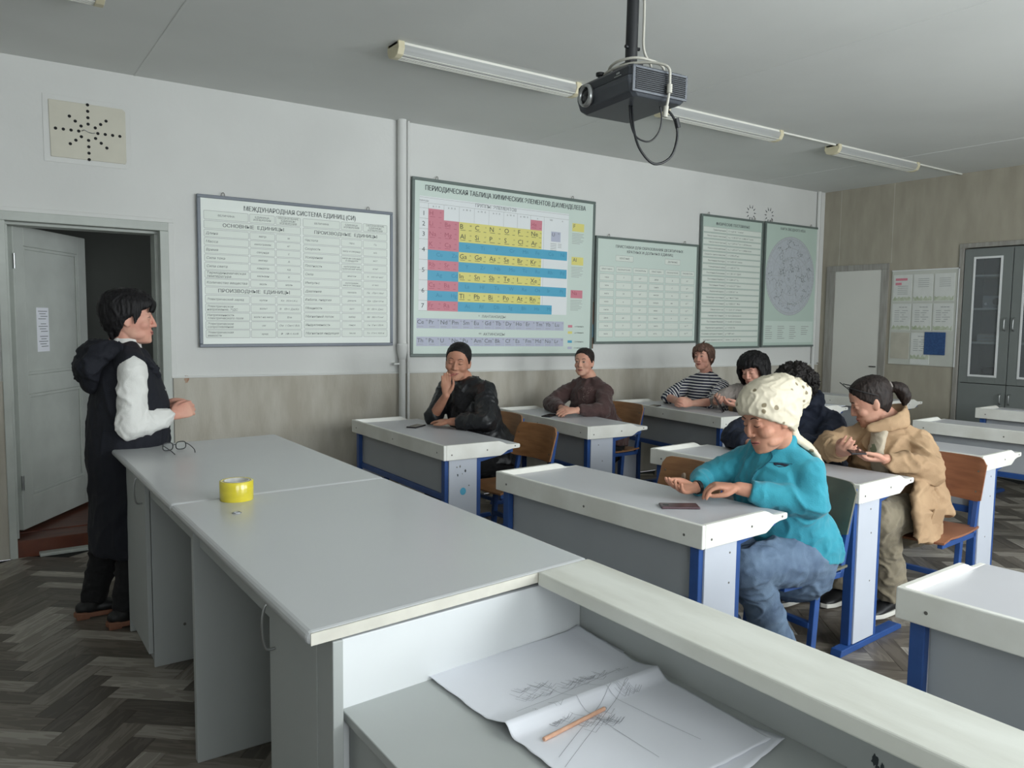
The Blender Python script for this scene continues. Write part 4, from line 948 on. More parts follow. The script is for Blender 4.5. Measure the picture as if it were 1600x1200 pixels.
cable('black_cable', [L_(-.03, -.03, -.05), L_(-.035, -.05, -.14), L_(-.02, -.07, -.21), L_(.03, -.09, -.255), L_(.09, -.11, -.225), L_(.115, -.115, -.15), L_(.10, -.11, -.09), L_(.07, -.09, -.05)], .0045, 'black',
      'thick black cable looping below the projector', [('ferrite', L_(.108, -.113, -.090), L_(.117, -.116, -.122), .010, 'black')])
cable('thin_black_cable', [L_(-.04, -.03, -.05), L_(-.045, -.045, -.12), L_(-.03, -.06, -.165), L_(.01, -.08, -.178), L_(.045, -.09, -.145), L_(.05, -.10, -.10), L_(.04, -.10, -.055)], .003, 'black', 'thin black cable in a smaller loop below the projector')

# ================================================================ PEOPLE
def skin(name, col, col2):
    m, nt, b = newmat(name); L = nt.links
    tc = N(nt, 'ShaderNodeTexCoord'); nz = N(nt, 'ShaderNodeTexNoise', Scale=14, Detail=3); L.new(tc.outputs['Object'], nz.inputs['Vector'])
    rp = N(nt, 'ShaderNodeValToRGB'); rp.color_ramp.elements[0].position = .35; rp.color_ramp.elements[1].position = .68
    rp.color_ramp.elements[0].color = lin(col2); rp.color_ramp.elements[1].color = lin(col)
    L.new(nz.outputs['Fac'], rp.inputs[0]); L.new(rp.outputs[0], b.inputs['Base Color'])
    b.inputs['Roughness'].default_value = .55; b.inputs['Subsurface Weight'].default_value = .08; b.inputs['Subsurface Radius'].default_value = (.012, .005, .003); b.inputs['Subsurface Scale'].default_value = 1
    b.inputs['Specular IOR Level'].default_value = .3
    return m
M['skin'] = skin('skin', (206, 160, 138), (196, 142, 122)); M['skin_fair'] = skin('fair_skin', (214, 166, 146), (204, 148, 130)); M['skin_tan'] = skin('tanned_skin', (190, 142, 118), (178, 126, 104))
def hairmat(name, c1, c2):
    m, nt, b = newmat(name); L = nt.links
    tc = N(nt, 'ShaderNodeTexCoord'); mp = N(nt, 'ShaderNodeMapping', Scale=(1, 1, .18)); L.new(tc.outputs['Object'], mp.inputs[0])
    nz = N(nt, 'ShaderNodeTexNoise', Scale=130, Detail=4); L.new(mp.outputs[0], nz.inputs['Vector'])
    rp = N(nt, 'ShaderNodeValToRGB'); rp.color_ramp.elements[0].position = .35; rp.color_ramp.elements[1].position = .7; rp.color_ramp.elements[0].color = lin(c1); rp.color_ramp.elements[1].color = lin(c2)
    L.new(nz.outputs['Fac'], rp.inputs[0]); L.new(rp.outputs[0], b.inputs['Base Color']); b.inputs['Roughness'].default_value = .6; b.inputs['Specular IOR Level'].default_value = .3
    bp = N(nt, 'ShaderNodeBump', Strength=.7, Distance=.004); L.new(nz.outputs['Fac'], bp.inputs['Height']); L.new(bp.outputs[0], b.inputs['Normal'])
    return m
M['hair_black'] = hairmat('black_hair', (10, 9, 11), (24, 22, 24)); M['hair_curl'] = hairmat('dark_curls', (14, 11, 10), (30, 24, 22)); M['hair_brown'] = hairmat('dark_brown_hair', (26, 20, 19), (46, 36, 32)); M['hair_light'] = hairmat('chestnut_hair', (68, 50, 42), (112, 86, 74))
M['lips'] = mat('lips', (172, 104, 96), .5, var=.03); M['brow'] = mat('brow', (56, 42, 38), .8); M['lash'] = mat('lash', (36, 28, 28), .7)
M['sclera'] = mat('eye_white', (214, 206, 200), .3); M['iris'] = mat('iris_brown', (44, 28, 22), .2)
def cloth(name, col, var=.1, rough=.9, **k): return mat(name, col, rough, var=var, vs=7, bump=.35, bs=220, sheen=.15, **k)
M['teal'] = cloth('turquoise_fleece', (50, 146, 164), col2=(42, 134, 154)); M['tealdk'] = cloth('turquoise_seam', (18, 96, 116)); M['navy'] = mat('navy_cloth', (24, 31, 48), .9, var=.08, bump=.3, bs=200); M['navy2'] = mat('navy_vest', (15, 18, 29), .85, var=.08, bump=.3, bs=200); M['whitec'] = cloth('white_cotton', (222, 222, 218), .03)
M['blackc'] = mat('black_cloth', (14, 14, 17), .9, var=.05, bump=.3, bs=200); M['leather'] = mat('black_leather', (26, 28, 32), .42, var=.1, bump=.4, bs=80); M['brownc'] = cloth('brown_sweatshirt', (76, 54, 52)); M['greyc'] = cloth('grey_blouse', (148, 140, 134)); M['tanc'] = mat('tan_cotton', (172, 143, 111), .85, vs=6, col2=(160, 131, 100), bump=.3, bs=200)
M['tancdk'] = mat('tan_seam', (140, 112, 82), .85); M['shirt_cream'] = cloth('cream_tshirt', (204, 190, 168)); M['shirt_shaded'] = cloth('cream_tshirt_shaded', (182, 170, 150)); M['khaki'] = cloth('khaki_trousers', (138, 128, 108)); M['olive_print'] = mat('olive_print', (96, 100, 78), .9)  # second T-shirt cream has the shade inside the jacket mixed into its colour
M['jeans'] = mat('blue_grey_denim', (104, 124, 146), .9, vs=9, col2=(80, 98, 122), bump=.4, bs=260); M['jeansdk'] = mat('denim_seam', (66, 82, 104), .9)
M['shoe_black'] = mat('black_shoe', (20, 20, 22), .5); M['sole_tan'] = mat('tan_sole', (128, 84, 62), .6); M['sole_white'] = mat('white_sole', (210, 208, 200), .6)
M['bead'] = mat('silver_print', (150, 132, 126), .4, metal=.3)
# striped knit: attribute-driven rings
def stripe_mat():
    m, nt, b = newmat('navy_white_stripes'); L = nt.links
    at = N(nt, 'ShaderNodeAttribute'); at.attribute_name = 'band'
    mu = N(nt, 'ShaderNodeMath', operation='MULTIPLY'); mu.inputs[1].default_value = 1/.0245; L.new(at.outputs['Fac'], mu.inputs[0])
    fr = N(nt, 'ShaderNodeMath', operation='FRACT'); L.new(mu.outputs[0], fr.inputs[0])
    gt = N(nt, 'ShaderNodeMath', operation='GREATER_THAN'); gt.inputs[1].default_value = .42; L.new(fr.outputs[0], gt.inputs[0])
    mx = N(nt, 'ShaderNodeMixRGB'); mx.inputs[1].default_value = lin((206, 204, 202)); mx.inputs[2].default_value = lin((34, 38, 60)); L.new(gt.outputs[0], mx.inputs[0])
    L.new(mx.outputs[0], b.inputs['Base Color']); b.inputs['Roughness'].default_value = .9
    return m
M['stripes'] = stripe_mat()
def kerchief_mat(nm='cream_leaf_kerchief', sc_=24.0, t0=.20, t1=.27, keep=.5):
    m, nt, b = newmat(nm); L = nt.links
    tc = N(nt, 'ShaderNodeTexCoord'); nz = N(nt, 'ShaderNodeTexNoise', Scale=60, Detail=2); L.new(tc.outputs['Object'], nz.inputs['Vector'])
    md = N(nt, 'ShaderNodeMixRGB', blend_type='ADD'); md.inputs[0].default_value = .006; L.new(tc.outputs['Object'], md.inputs[1]); L.new(nz.outputs['Color'], md.inputs[2])
    vo = N(nt, 'ShaderNodeTexVoronoi', Scale=sc_); L.new(md.outputs[0], vo.inputs['Vector']); vo.inputs['Randomness'].default_value = .9
    rp = N(nt, 'ShaderNodeValToRGB'); rp.color_ramp.elements[0].position = t0; rp.color_ramp.elements[0].color = (0, 0, 0, 1); rp.color_ramp.elements[1].position = t1
    L.new(vo.outputs['Distance'], rp.inputs[0])
    sp_ = N(nt, 'ShaderNodeSeparateColor'); L.new(vo.outputs['Color'], sp_.inputs[0])
    gt = N(nt, 'ShaderNodeMath', operation='GREATER_THAN'); gt.inputs[1].default_value = keep; L.new(sp_.outputs[0], gt.inputs[0])
    mxm = N(nt, 'ShaderNodeMath', operation='MAXIMUM'); L.new(rp.outputs[0], mxm.inputs[0]); L.new(gt.outputs[0], mxm.inputs[1])
    mx = N(nt, 'ShaderNodeMixRGB'); mx.inputs[1].default_value = lin((124, 112, 88)); mx.inputs[2].default_value = lin((206, 197, 176)); L.new(mxm.outputs[0], mx.inputs[0])
    L.new(mx.outputs[0], b.inputs['Base Color']); b.inputs['Roughness'].default_value = .7
    return m
M['kerchief'] = kerchief_mat(); M['knot'] = kerchief_mat('printed_kerchief_border', 42.0, .30, .42, .75)

def V(*a): return Vector(a)
def tubeE(b, pts, rad, side, k=5, n=18, round0=True, round1=True):
    pts = [Vector(p) for p in pts]; rad = [(r, r) if not hasattr(r, '__len__') else r for r in rad]; side = Vector(side)
    P = smooth_path(pts, k) if len(pts) > 2 else [pts[0].lerp(pts[1], i/6) for i in range(7)]
    m = len(P); RR = []
    for i in range(m):
        t = i/(m-1)*(len(rad)-1); j = min(int(t), len(rad)-2); f = t-j; f = f*f*(3-2*f)*.5+f*.5
        RR.append((rad[j][0]*(1-f)+rad[j+1][0]*f, rad[j][1]*(1-f)+rad[j+1][1]*f))
    rings = []
    def ring(c, t, r1, r2):
        s_ = (side-t*side.dot(t)); s_ = s_.normalized() if s_.length > 1e-4 else t.orthogonal().normalized(); q_ = t.cross(s_)
        return [c+s_*(cos(2*pi*a/n)*r1)+q_*(sin(2*pi*a/n)*r2) for a in range(n)]
    t0 = (P[1]-P[0]).normalized(); t1 = (P[-1]-P[-2]).normalized()
    if round0:
        e = min(RR[0])
        for a in (80, 55, 30): rings.append(ring(P[0]-t0*e*sin(R(a)), t0, RR[0][0]*cos(R(a)), RR[0][1]*cos(R(a))))
    for i, p in enumerate(P): rings.append(ring(p, (P[min(i+1, m-1)]-P[max(i-1, 0)]).normalized(), *RR[i]))
    if round1:
        e = min(RR[-1])
        for a in (30, 55, 80): rings.append(ring(P[-1]+t1*e*sin(R(a)), t1, RR[-1][0]*cos(R(a)), RR[-1][1]*cos(R(a))))
    vs = [p for r_ in rings for p in r_]; nr = len(rings)
    fs = [(i*n+j, i*n+(j+1) % n, (i+1)*n+(j+1) % n, (i+1)*n+j) for i in range(nr-1) for j in range(n)]
    fs += [tuple(range(n))[::-1], tuple(range((nr-1)*n, nr*n))]
    b.add(vs, fs, 0, True); return b
def ell(b, c, ax, ay, az, r, n=16):
    """ellipsoid; ax, ay, az axes, r radii"""
    c = Vector(c); ax, ay, az = Vector(ax), Vector(ay), Vector(az); vs = []; m = n//2
    for i in range(1, m):
        th = pi*i/m
        for j in range(n): ph = 2*pi*j/n; vs.append(c+ax*(r[0]*sin(th)*cos(ph))+ay*(r[1]*sin(th)*sin(ph))+az*(r[2]*cos(th)))
    o = len(vs); vs += [c+az*r[2], c-az*r[2]]
    fs = [(i*n+j, (i+1)*n+j, (i+1)*n+(j+1) % n, i*n+(j+1) % n) for i in range(m-2) for j in range(n)]
    fs += [(o, j, (j+1) % n) for j in range(n)]+[(o+1, (m-2)*n+(j+1) % n, (m-2)*n+j) for j in range(n)]
    b.add(vs, fs, 0, True); return b
def remesh(b, voxel, sm=2, dec=None, name='m', factor=.5):
    me = bpy.data.meshes.new(name); me.from_pydata([tuple(v) for v in b.v], [], b.f); me.update()
    o = bpy.data.objects.new(name, me); C.objects.link(o)
    r_ = o.modifiers.new('r', 'REMESH'); r_.mode = 'VOXEL'; r_.voxel_size = voxel; r_.use_smooth_shade = True
    if sm: s_ = o.modifiers.new('s', 'SMOOTH'); s_.factor = factor; s_.iterations = sm
    if dec: d = o.modifiers.new('d', 'DECIMATE'); d.ratio = dec
    dg = bpy.context.evaluated_depsgraph_get(); out = bpy.data.meshes.new_from_object(o.evaluated_get(dg))
    bpy.data.objects.remove(o); bpy.data.meshes.remove(me); out.name = name
    out.polygons.foreach_set('use_smooth', [True]*len(out.polygons)); return out
def link(name, me, m_, parent, origin=None, clear=True):
    if clear: me.materials.clear()
    for x in (m_ if isinstance(m_, (list, tuple)) else [m_]): me.materials.append(M[x])
    if origin is not None: me.transform(Matrix.Translation(-Vector(origin)))
    o = bpy.data.objects.new(name, me); C.objects.link(o); o.parent = parent; return o
def fold(me, amp, sc, seed=0, stretch=(1, 1, 1), fine=.25):
    me.update(); n = len(me.vertices); co = np.empty(n*3); me.vertices.foreach_get('co', co); co = co.reshape(-1, 3)
    no = np.array([v.normal[:] for v in me.vertices]); d = np.empty(n)
    for i in range(n):
        p = Vector((co[i, 0]*stretch[0], co[i, 1]*stretch[1], co[i, 2]*stretch[2]))
        w_ = noise.noise(p*sc*.6+Vector((5, seed, 1)))*.5; a = noise.noise(p*sc+Vector((seed+w_, seed*.7+w_*2, 3))); a2 = noise.noise(p*sc*2.1+Vector((seed*2, w_*3, 9))); d[i] = 1.5*max(0, 1-4*abs(a))**1.3+.6*max(0, 1-4*abs(a2))-.4+fine*noise.noise(p*sc*4.1)
    co += no*(amp*d)[:, None]; me.vertices.foreach_set('co', co.ravel()); me.update()
HR = [(-.116, .068, .034, .016), (-.108, .081, .0, .034), (-.09, .086, -.028, .048), (-.065, .085, -.05, .057), (-.035, .084, -.074, .065), (0, .082, -.09, .0705), (.03, .088, -.097, .073), (.06, .083, -.097, .072), (.085, .066, -.085, .062), (.105, .038, -.062, .044), (.116, .005, -.03, .018)]
def stack(b, rows, hm, n=28, p_=2.25):
    """rows (z, xfront, xback, halfwidth[, clamp]); head-local, x forward"""
    rings = []
    for r_ in rows:
        z, xf, xb, w_ = r_[:4]; cl_ = r_[4] if len(r_) > 4 else 9; cx = (xf+xb)/2; a = (xf-xb)/2; rg_ = []
        for k in range(n):
            th = 2*pi*k/n; c_, s_ = cos(th), sin(th); f = (abs(c_)**p_+abs(s_)**p_)**(-1/p_)
            rg_.append(hm @ Vector((min(cx+a*c_*f, cl_), w_*s_*f, z)))
        rings.append(rg_)
    vs = [p for r_ in rings for p in r_]; nr = len(rings)
    fs = [(i*n+j, i*n+(j+1) % n, (i+1)*n+(j+1) % n, (i+1)*n+j) for i in range(nr-1) for j in range(n)]
    fs += [tuple(range(n))[::-1], tuple(range((nr-1)*n, nr*n))]; b.add(vs, fs, 0, True)
def interp_rows(rows, k=3):
    A = np.array([list(r_)+[9]*(5-len(r_)) for r_ in rows]); out = []
    for i in range(len(A)-1):
        for j in range(k): t = j/k; out.append(tuple(A[i]*(1-t)+A[i+1]*t))
    out.append(tuple(A[-1])); return out
def headmat(pos, yaw, pitch=0, roll=0, s=1.0):
    return Matrix.Translation(Vector(pos)) @ Matrix.Rotation(R(yaw), 4, 'Z') @ Matrix.Rotation(R(-pitch), 4, 'Y') @ Matrix.Rotation(R(roll), 4, 'X') @ Matrix.Scale(s, 4)
def head_geo(b, hm, nose=1.0, cheek=1.0):
    rows = interp_rows(HR, 3)
    stack(b, rows, hm, 32, 2.3)
    ax, ay, az = [(hm.to_3x3() @ Vector(v)) for v in ((1, 0, 0), (0, 1, 0), (0, 0, 1))]
    def E(c, r_, n=14): ell(b, hm @ Vector(c), ax, ay, az, r_, n)
    for s_ in (-1, 1):
        E((.052, s_*.036, -.030), (.030*cheek, .028*cheek, .028)); E((.0715, s_*.031, .0005), (.0145, .0165, .0105), 12)
        E((.074, s_*.030, .020), (.012, .022, .008), 10); E((.090, s_*.0125, -.036), (.010*nose, .008, .0075), 10)
        E((.030, s_*.045, -.075), (.035, .014, .020))
        ea = Matrix.Rotation(R(-12), 3, 'Y'); e0 = hm.to_3x3()
        ell(b, hm @ Vector((-.008, s_*.074, -.012)), e0 @ (ea @ Vector((.35, s_*.75, 0))).normalized(), e0 @ (ea @ Vector((.9, s_*-.35, 0))).normalized(), e0 @ (ea @ Vector((0, 0, 1))), (.007, .018, .031), 12)
    tubeE(b, [hm @ Vector(p) for p in ((.080, 0, .018), (.088, 0, .002), (.096, 0, -.018), (.1000+(nose-1)*.035, 0, -.034))], [(.007, .007), (.0075, .007), (.009, .008), (.0115, .010)], ay, 4, 12)
    E((.090, 0, -.037), (.012, .008, .006), 10)
    E((.078, 0, -.063), (.013, .026, .014)); E((.0835, 0, -.060), (.0085, .020, .0045), 12); E((.0825, 0, -.0705), (.0085, .017, .005), 12); E((.072, 0, -.100), (.016, .022, .015)); 
def face_parts(body, hm, brow='brow', eyes='open', lip='lips', smile=0.0, orig=None, mouth_w=.023):
    """eyes, brows and mouth lie on the finished skin: rays find the surface"""
    from mathutils.bvhtree import BVHTree
    me = body.data; bv = BVHTree.FromPolygons([v.co for v in me.vertices], [p.vertices[:] for p in me.polygons]); O = Vector(orig)
    d = (hm.to_3x3() @ Vector((-1, 0, 0))).normalized()
    def hit(y, z, off=.0005):
        p = hm @ Vector((.16, y, z)); h_, nn, _, _ = bv.ray_cast(p-O, d, .2)
        if h_ is None: return hm @ Vector((.08, y, z))-O
        return h_-d*off
    for s_ in (-1, 1):
        b = MB(); b.tube([hit(s_*y, z, .0008) for y, z in ((.014, .0235), (.024, .028), (.036, .0285), (.047, .022))], [.0016, .0024, .0022, .0010], 6, k=4); b.build('eyebrow', brow, body)
        if eyes == 'open':
            b = MB(); n = 12; c_ = hit(s_*.0305, .0005, .0012)
            ring_ = [hit(s_*(.0305+.0135*cos(2*pi*k/n)), .0005+.0044*sin(2*pi*k/n)*(1-.2*cos(2*pi*k/n)), .0006) for k in range(n)]
            b.add([c_]+ring_, [(0, 1+k, 1+(k+1) % n) if s_ < 0 else (0, 1+(k+1) % n, 1+k) for k in range(n)], 0, True); e = b.build('eye', 'sclera', body)
            b = MB(); c_ = hit(s_*.0305, .0005, .0018); ring_ = [hit(s_*.0305+.0052*cos(2*pi*k/n), .0005+.0042*sin(2*pi*k/n), .0014) for k in range(n)]
            b.add([c_]+ring_, [(0, 1+k, 1+(k+1) % n) for k in range(n)], 0, True); b.build('iris', 'iris', e)
            MB().tube([hit(s_*y, z, .0010) for y, z in ((.0165, .0002), (.023, .0042), (.031, .0054), (.039, .0044), (.0455, .0005))], [.0007, .0014, .0015, .0014, .0008], 6, k=4).build('eyelash', 'lash', body)
        else:
            MB().tube([hit(s_*y, z, .0008) for y, z in ((.0165, -.001), (.024, -.0045), (.031, -.0055), (.039, -.0045), (.0455, -.001))], [.0007, .0013, .0015, .0013, .0008], 6, k=4).build('eyelash', 'lash', body)
        MB().add([hit(s_*.0075+.0032*cos(k), -.0455+.0016*sin(k), .0008) for k in np.linspace(0, 2*pi, 8)[:-1]], [tuple(range(7))]).build('nostril', 'lash', body)
    w_ = mouth_w
    MB().tube([hit(y, z, .0002) for y, z in ((-w_, -.0655+smile), (-w_*.5, -.0622), (0, -.0635), (w_*.5, -.0622), (w_, -.0655+smile))], [.0012, .0030, .0028, .0030, .0012], 8, k=4).build('upper_lip', lip, body)
    MB().tube([hit(y, z, .0002) for y, z in ((-w_*.9, -.0670+smile), (-w_*.4, -.0705), (0, -.0715), (w_*.4, -.0705), (w_*.9, -.0670+smile))], [.0010, .0034, .0040, .0034, .0010], 8, k=4).build('lower_lip', lip, body)
    MB().tube([hit(y, z, .0020) for y, z in ((-w_, -.0662+smile), (-w_*.5, -.0662), (0, -.0668), (w_*.5, -.0662), (w_, -.0662+smile))], .0007, 6, k=4).build('mouth_line', 'lash', body)
def hand(b, W, d, n, t, curl=.35, thumb=.4, spread=.02, s=1.0, curls=None, fing=(0, 1, 2, 3)):
    """W wrist, d finger direction, n palm-facing normal, t thumb side"""
    W, d, n, t = Vector(W), Vector(d).normalized(), Vector(n), Vector(t)
    n = (n-d*n.dot(d)).normalized(); tt_ = d.cross(n); t = tt_ if tt_.dot(t) > 0 else -tt_
    tubeE(b, [W-d*.01*s, W+d*.03*s, W+d*.065*s, W+d*.086*s], [(.024*s, .017*s), (.033*s, .0165*s), (.040*s, .0145*s), (.039*s, .012*s)], t, 4, 16)
    for k in fing:
        off = (.0290, .0098, -.0095, -.0275)[k]*s; ln = (.072, .080, .074, .058)[k]*s
        c = (curls[k] if curls else curl); dd = (d+t*((1.5-k)*spread*2)).normalized(); p = W+d*(.084-.004*abs(k-1.3))*s+t*off; pts = [p-dd*.012, p]; ang = 0
        for f_, cc in ((.42, 1.0), (.32, 1.25), (.26, .8)):
            ang += c*cc; p = p+(dd*cos(ang)+n*sin(ang))*ln*f_; pts.append(p)
        tubeE(b, pts, [.0092*s, .0092*s, .0084*s, .0078*s, .0068*s], t, 4, 12)
    p0 = W+d*.018*s+t*.022*s+n*.004*s; p1 = W+d*.045*s+t*(.046-.014*thumb)*s+n*.012*s*(1+thumb); p2 = p1+(d*.8+t*.35*(1-thumb)-t*.15*thumb+n*.35*thumb).normalized()*.034*s; p3 = p2+(d*.9-t*.25*thumb+n*.3*thumb).normalized()*.026*s
    tubeE(b, [p0, p1, p2, p3], [(.015*s, .015*s), (.0125*s, .0125*s), (.0098*s, .0098*s), (.0080*s, .0080*s)], n, 4, 12)
def limb(b, pts, rad, side=(0, 0, 1), **k): return tubeE(b, pts, rad, side, **k)

class Person:
    def __init__(s, label, base, voxel=.005): s.t = thing('person', base, 0, label, 'person'); s.o = Vector(base); s.b = MB(); s.vx = voxel
    def pose(s, hm, neck, shR, shL, elR, elL, wrR, wrL, pel, kneeR, kneeL, ankR, ankL, toe=(-1, 0, 0), bulk=1.0, chest=None, nose=1.0, cheek=1.0, handR=None, handL=None, armr=1.0):
        b = s.b; s.hm = hm; f = lambda q_: Vector(q_)
        neck, shR, shL, elR, elL, wrR, wrL, pel = map(f, (neck, shR, shL, elR, elL, wrR, wrL, pel))
        shR = shR-V(0, 0, .028); shL = shL-V(0, 0, .028)
        s.j = dict(neck=neck, shR=shR, shL=shL, elR=elR, elL=elL, wrR=wrR, wrL=wrL, pel=pel, kneeR=f(kneeR), kneeL=f(kneeL), ankR=f(ankR), ankL=f(ankL)); s.bulk = bulk
        side = (shL-shR).normalized(); sm = (shR+shL)/2; fwd = Vector((side.y, -side.x, 0)); fwd = fwd if fwd.dot(Vector(toe)) > 0 else -fwd
        s.side, s.sm, s.fwd = side, sm, fwd; ps = Vector((-fwd.y, fwd.x, 0)); ps = ps if ps.dot(side) > 0 else -ps; s.ps = ps
        head_geo(b, hm, nose, cheek)
        tubeE(b, [hm @ V(-.022, 0, -.04), hm @ V(-.022, 0, -.085), neck+V(0, 0, .03), neck-V(0, 0, .03)], [(.052, .056), (.050, .052), (.052, .052), (.075, .062)], side, 4, 20)
        w_ = lambda t: pel.lerp(sm, t)+fwd*(.018*sin(pi*t))
        tubeE(b, [pel-V(0, 0, .05), pel+V(0, 0, .02), w_(.35), w_(.72), w_(.95), neck-V(0, 0, .01)], [(.16*bulk, .115*bulk), (.172*bulk, .122*bulk), (.140*bulk, .108*bulk), (.150*bulk, .112*bulk), (.13, .085), (.06, .055)], side, 5, 24)
        for sh in (shR, shL): tubeE(b, [neck+V(0, 0, -.005), neck.lerp(sh, .5)+V(0, 0, .004), sh], [.045, .046, .044], V(0, 0, 1), 4, 14)
        for sh, el, wr, hd in ((shR, elR, wrR, handR), (shL, elL, wrL, handL)):
            tubeE(b, [sm.lerp(sh, .3), sm.lerp(sh, .75), sh], [.062, .056, .050], V(0, 0, 1), 4, 16)
            limb(b, [sh, sh.lerp(el, .5), el], [.048*armr, .044*armr, .037]); limb(b, [el, el.lerp(wr, .45), wr], [.037, .034, (.026, .022)])
            if hd: hand(b, wr+(wr-el).normalized()*.005, **hd)
        for sg, kn, an in ((-1, s.j['kneeR'], s.j['ankR']), (1, s.j['kneeL'], s.j['ankL'])):
            hp = pel+ps*sg*.085+V(0, 0, -.01)
            limb(b, [hp, hp.lerp(kn, .5), kn], [.088*bulk, .076*bulk, .058]); limb(b, [kn, kn.lerp(an, .4), an], [.056, .052, .034])
            tv = Vector(toe).normalized(); tubeE(b, [an-tv*.03+V(0, 0, -.035), an+tv*.05+V(0, 0, -.055), an+tv*.15+V(0, 0, -.072)], [(.030, .028), (.036, .026), (.034, .016)], tv.cross(V(0, 0, 1)), 4, 14)
        return s
    def body(s, skinm='skin', dec=.5, **kw):
        me = remesh(s.b, s.vx, 2, dec, 'body'); s.bd = link('body', me, skinm, s.t, s.o); face_parts(s.bd, s.hm, orig=s.o, **kw); return s
    def garment(s, name, b, m_, voxel=.008, amp=.004, sc=9, seed=1, sm=3, stretch=(1, 1, 1), parent=None, dec=None):
        me = remesh(b, voxel, sm, dec, name); 
        if amp: fold(me, amp, sc, seed, stretch)
        o = link(name, me, m_, parent or s.t, s.o); return o
    def torso_tube(s, b, grow=.018, hem=None, bulk=None, hemr=None, top=True, neckr=.068):
        j = s.j; pel, sm = j['pel'], s.sm; k = bulk or s.bulk; g = grow; w_ = lambda t: pel.lerp(sm, t)+s.fwd*(.018*sin(pi*t))
        pts = [w_(.35), w_(.72), w_(.93), j['neck']-V(0, 0, .005)]; rad = [(.145*k+g, .112*k+g), (.152*k+g, .116*k+g), (.138+g, .09+g), (neckr, neckr*.9)]
        lo = Vector(hem) if hem is not None else pel-V(0, 0, .02); hr_ = hemr or (.178*k+g, .13*k+g)
        pts = [lo, pel+V(0, 0, .05)]+pts; rad = [hr_, (.172*k+g, .124*k+g)]+rad
        pts[-1] = j['neck']+V(0, 0, .010)
        tubeE(b, pts, rad, s.side, 5, 28, round0=False, round1=False)
        for w_ in 'RL':
            sh = j['sh'+w_]; nk = j['neck']-V(0, 0, .012); tubeE(b, [nk, nk.lerp(sh, .5)+V(0, 0, .004), sh], [.054, .058, .056], V(0, 0, 1), 4, 16)
        return b
    def sleeve(s, b, which, r=(.062, .058, .050, .046, .038), to=1.0, el=None, flat=True):
        j = s.j; sh, e, w_ = j['sh'+which], j['el'+which], j['wr'+which]; end = e.lerp(w_, to)
        tubeE(b, [s.sm.lerp(sh, .35)+V(0, 0, -.012), s.sm.lerp(sh, .8)+V(0, 0, -.008), sh+V(0, 0, -.004)], [r[0]*1.05, r[0]*1.02, r[0]*.97], V(0, 0, 1), 4, 18)
        tubeE(b, [sh, sh.lerp(e, .5), e], [r[0], r[1], r[2]], V(0, 0, 1), 5, 18); tubeE(b, [e, e.lerp(end, .5), end], [r[2], r[3], r[4]], V(0, 0, 1), 5, 18, round1=not flat); return b
    def legs(s, name, m_, r=(.098, .084, .068, .062, .056), to=.92, amp=.005, voxel=.009, seed=5):
        b = MB(); j = s.j; k = s.bulk
        tubeE(b, [j['pel']+V(0, 0, .06), j['pel']-V(0, 0, .07)], [(.175*k, .128*k), (.175*k, .13*k)], s.side, 4, 22)
        for sg, kn, an in ((-1, j['kneeR'], j['ankR']), (1, j['kneeL'], j['ankL'])):
            hp = j['pel']+s.ps*sg*.088+V(0, 0, -.01); e = kn.lerp(an, to)
            limb(b, [hp, hp.lerp(kn, .5), kn], [r[0]*k, r[1]*k, r[2]]); limb(b, [kn, kn.lerp(e, .5), e], [r[2], r[3], r[4]], round1=False)
        return s.garment(name, b, m_, voxel, amp, 10, seed)
    def shoes(s, m_, sole, toe=(-1, 0, 0), h=.0):
        tv = Vector(toe).normalized(); sd = tv.cross(V(0, 0, 1))
        for w_ in ('ankR', 'ankL'):
            an = s.j[w_]; g = an.z-.09; b = MB()
            tubeE(b, [an+V(0, 0, .01), an-tv*.012-V(0, 0, .045)], [.045, .046], sd, 4, 16); tubeE(b, [an-tv*.05-V(0, 0, .052), an+tv*.05-V(0, 0, .052), an+tv*.13-V(0, 0, .064), an+tv*.175-V(0, 0, .070)], [(.036, .030), (.044, .034), (.044, .024), (.030, .012)], sd, 4, 16)
            o = s.garment('shoe', b, m_, .007, 0)
            q_ = MB(); pl_ = [(-.075, .030), (-.05, .040), (.05, .046), (.13, .046), (.18, .030), (.19, 0), (.18, -.030), (.13, -.046), (.05, -.046), (-.05, -.040), (-.075, -.030), (-.085, 0)]
            q_.prism(pl_, lambda u, v, k: an+tv*u+sd*v+V(0, 0, -.09+.022*k)); q_.build('sole', sole, o, .003, s.o)
    def hair(s, rows, m_, extra=None, voxel=.0045, amp=.0025, sc=40, seed=2, name='hair', stretch=(1, 1, .25), sm=3, p_=2.25, fine=.25):
        b = MB(); stack(b, interp_rows(rows, 3), s.hm, 40, p_)
        if extra: extra(b)
        return s.garment(name, b, m_, voxel, amp, sc, seed, sm, stretch)
TIED = [(-.082, .09, -.058, .050, -.045), (-.055, .09, -.077, .064, -.035), (-.03, .09, -.094, .0725, -.016), (0, .09, -.104, .0760, .016), (.025, .092, -.109, .0775, .040), (.048, .092, -.110, .0770, .057), (.066, .086, -.108, .0740, .069), (.080, .0765, -.103, .0690, .074), (.094, .0675, -.091, .061, 9), (.106, .050, -.077, .050, 9), (.116, .030, -.058, .034, 9), (.121, .01, -.035, .015, 9)]

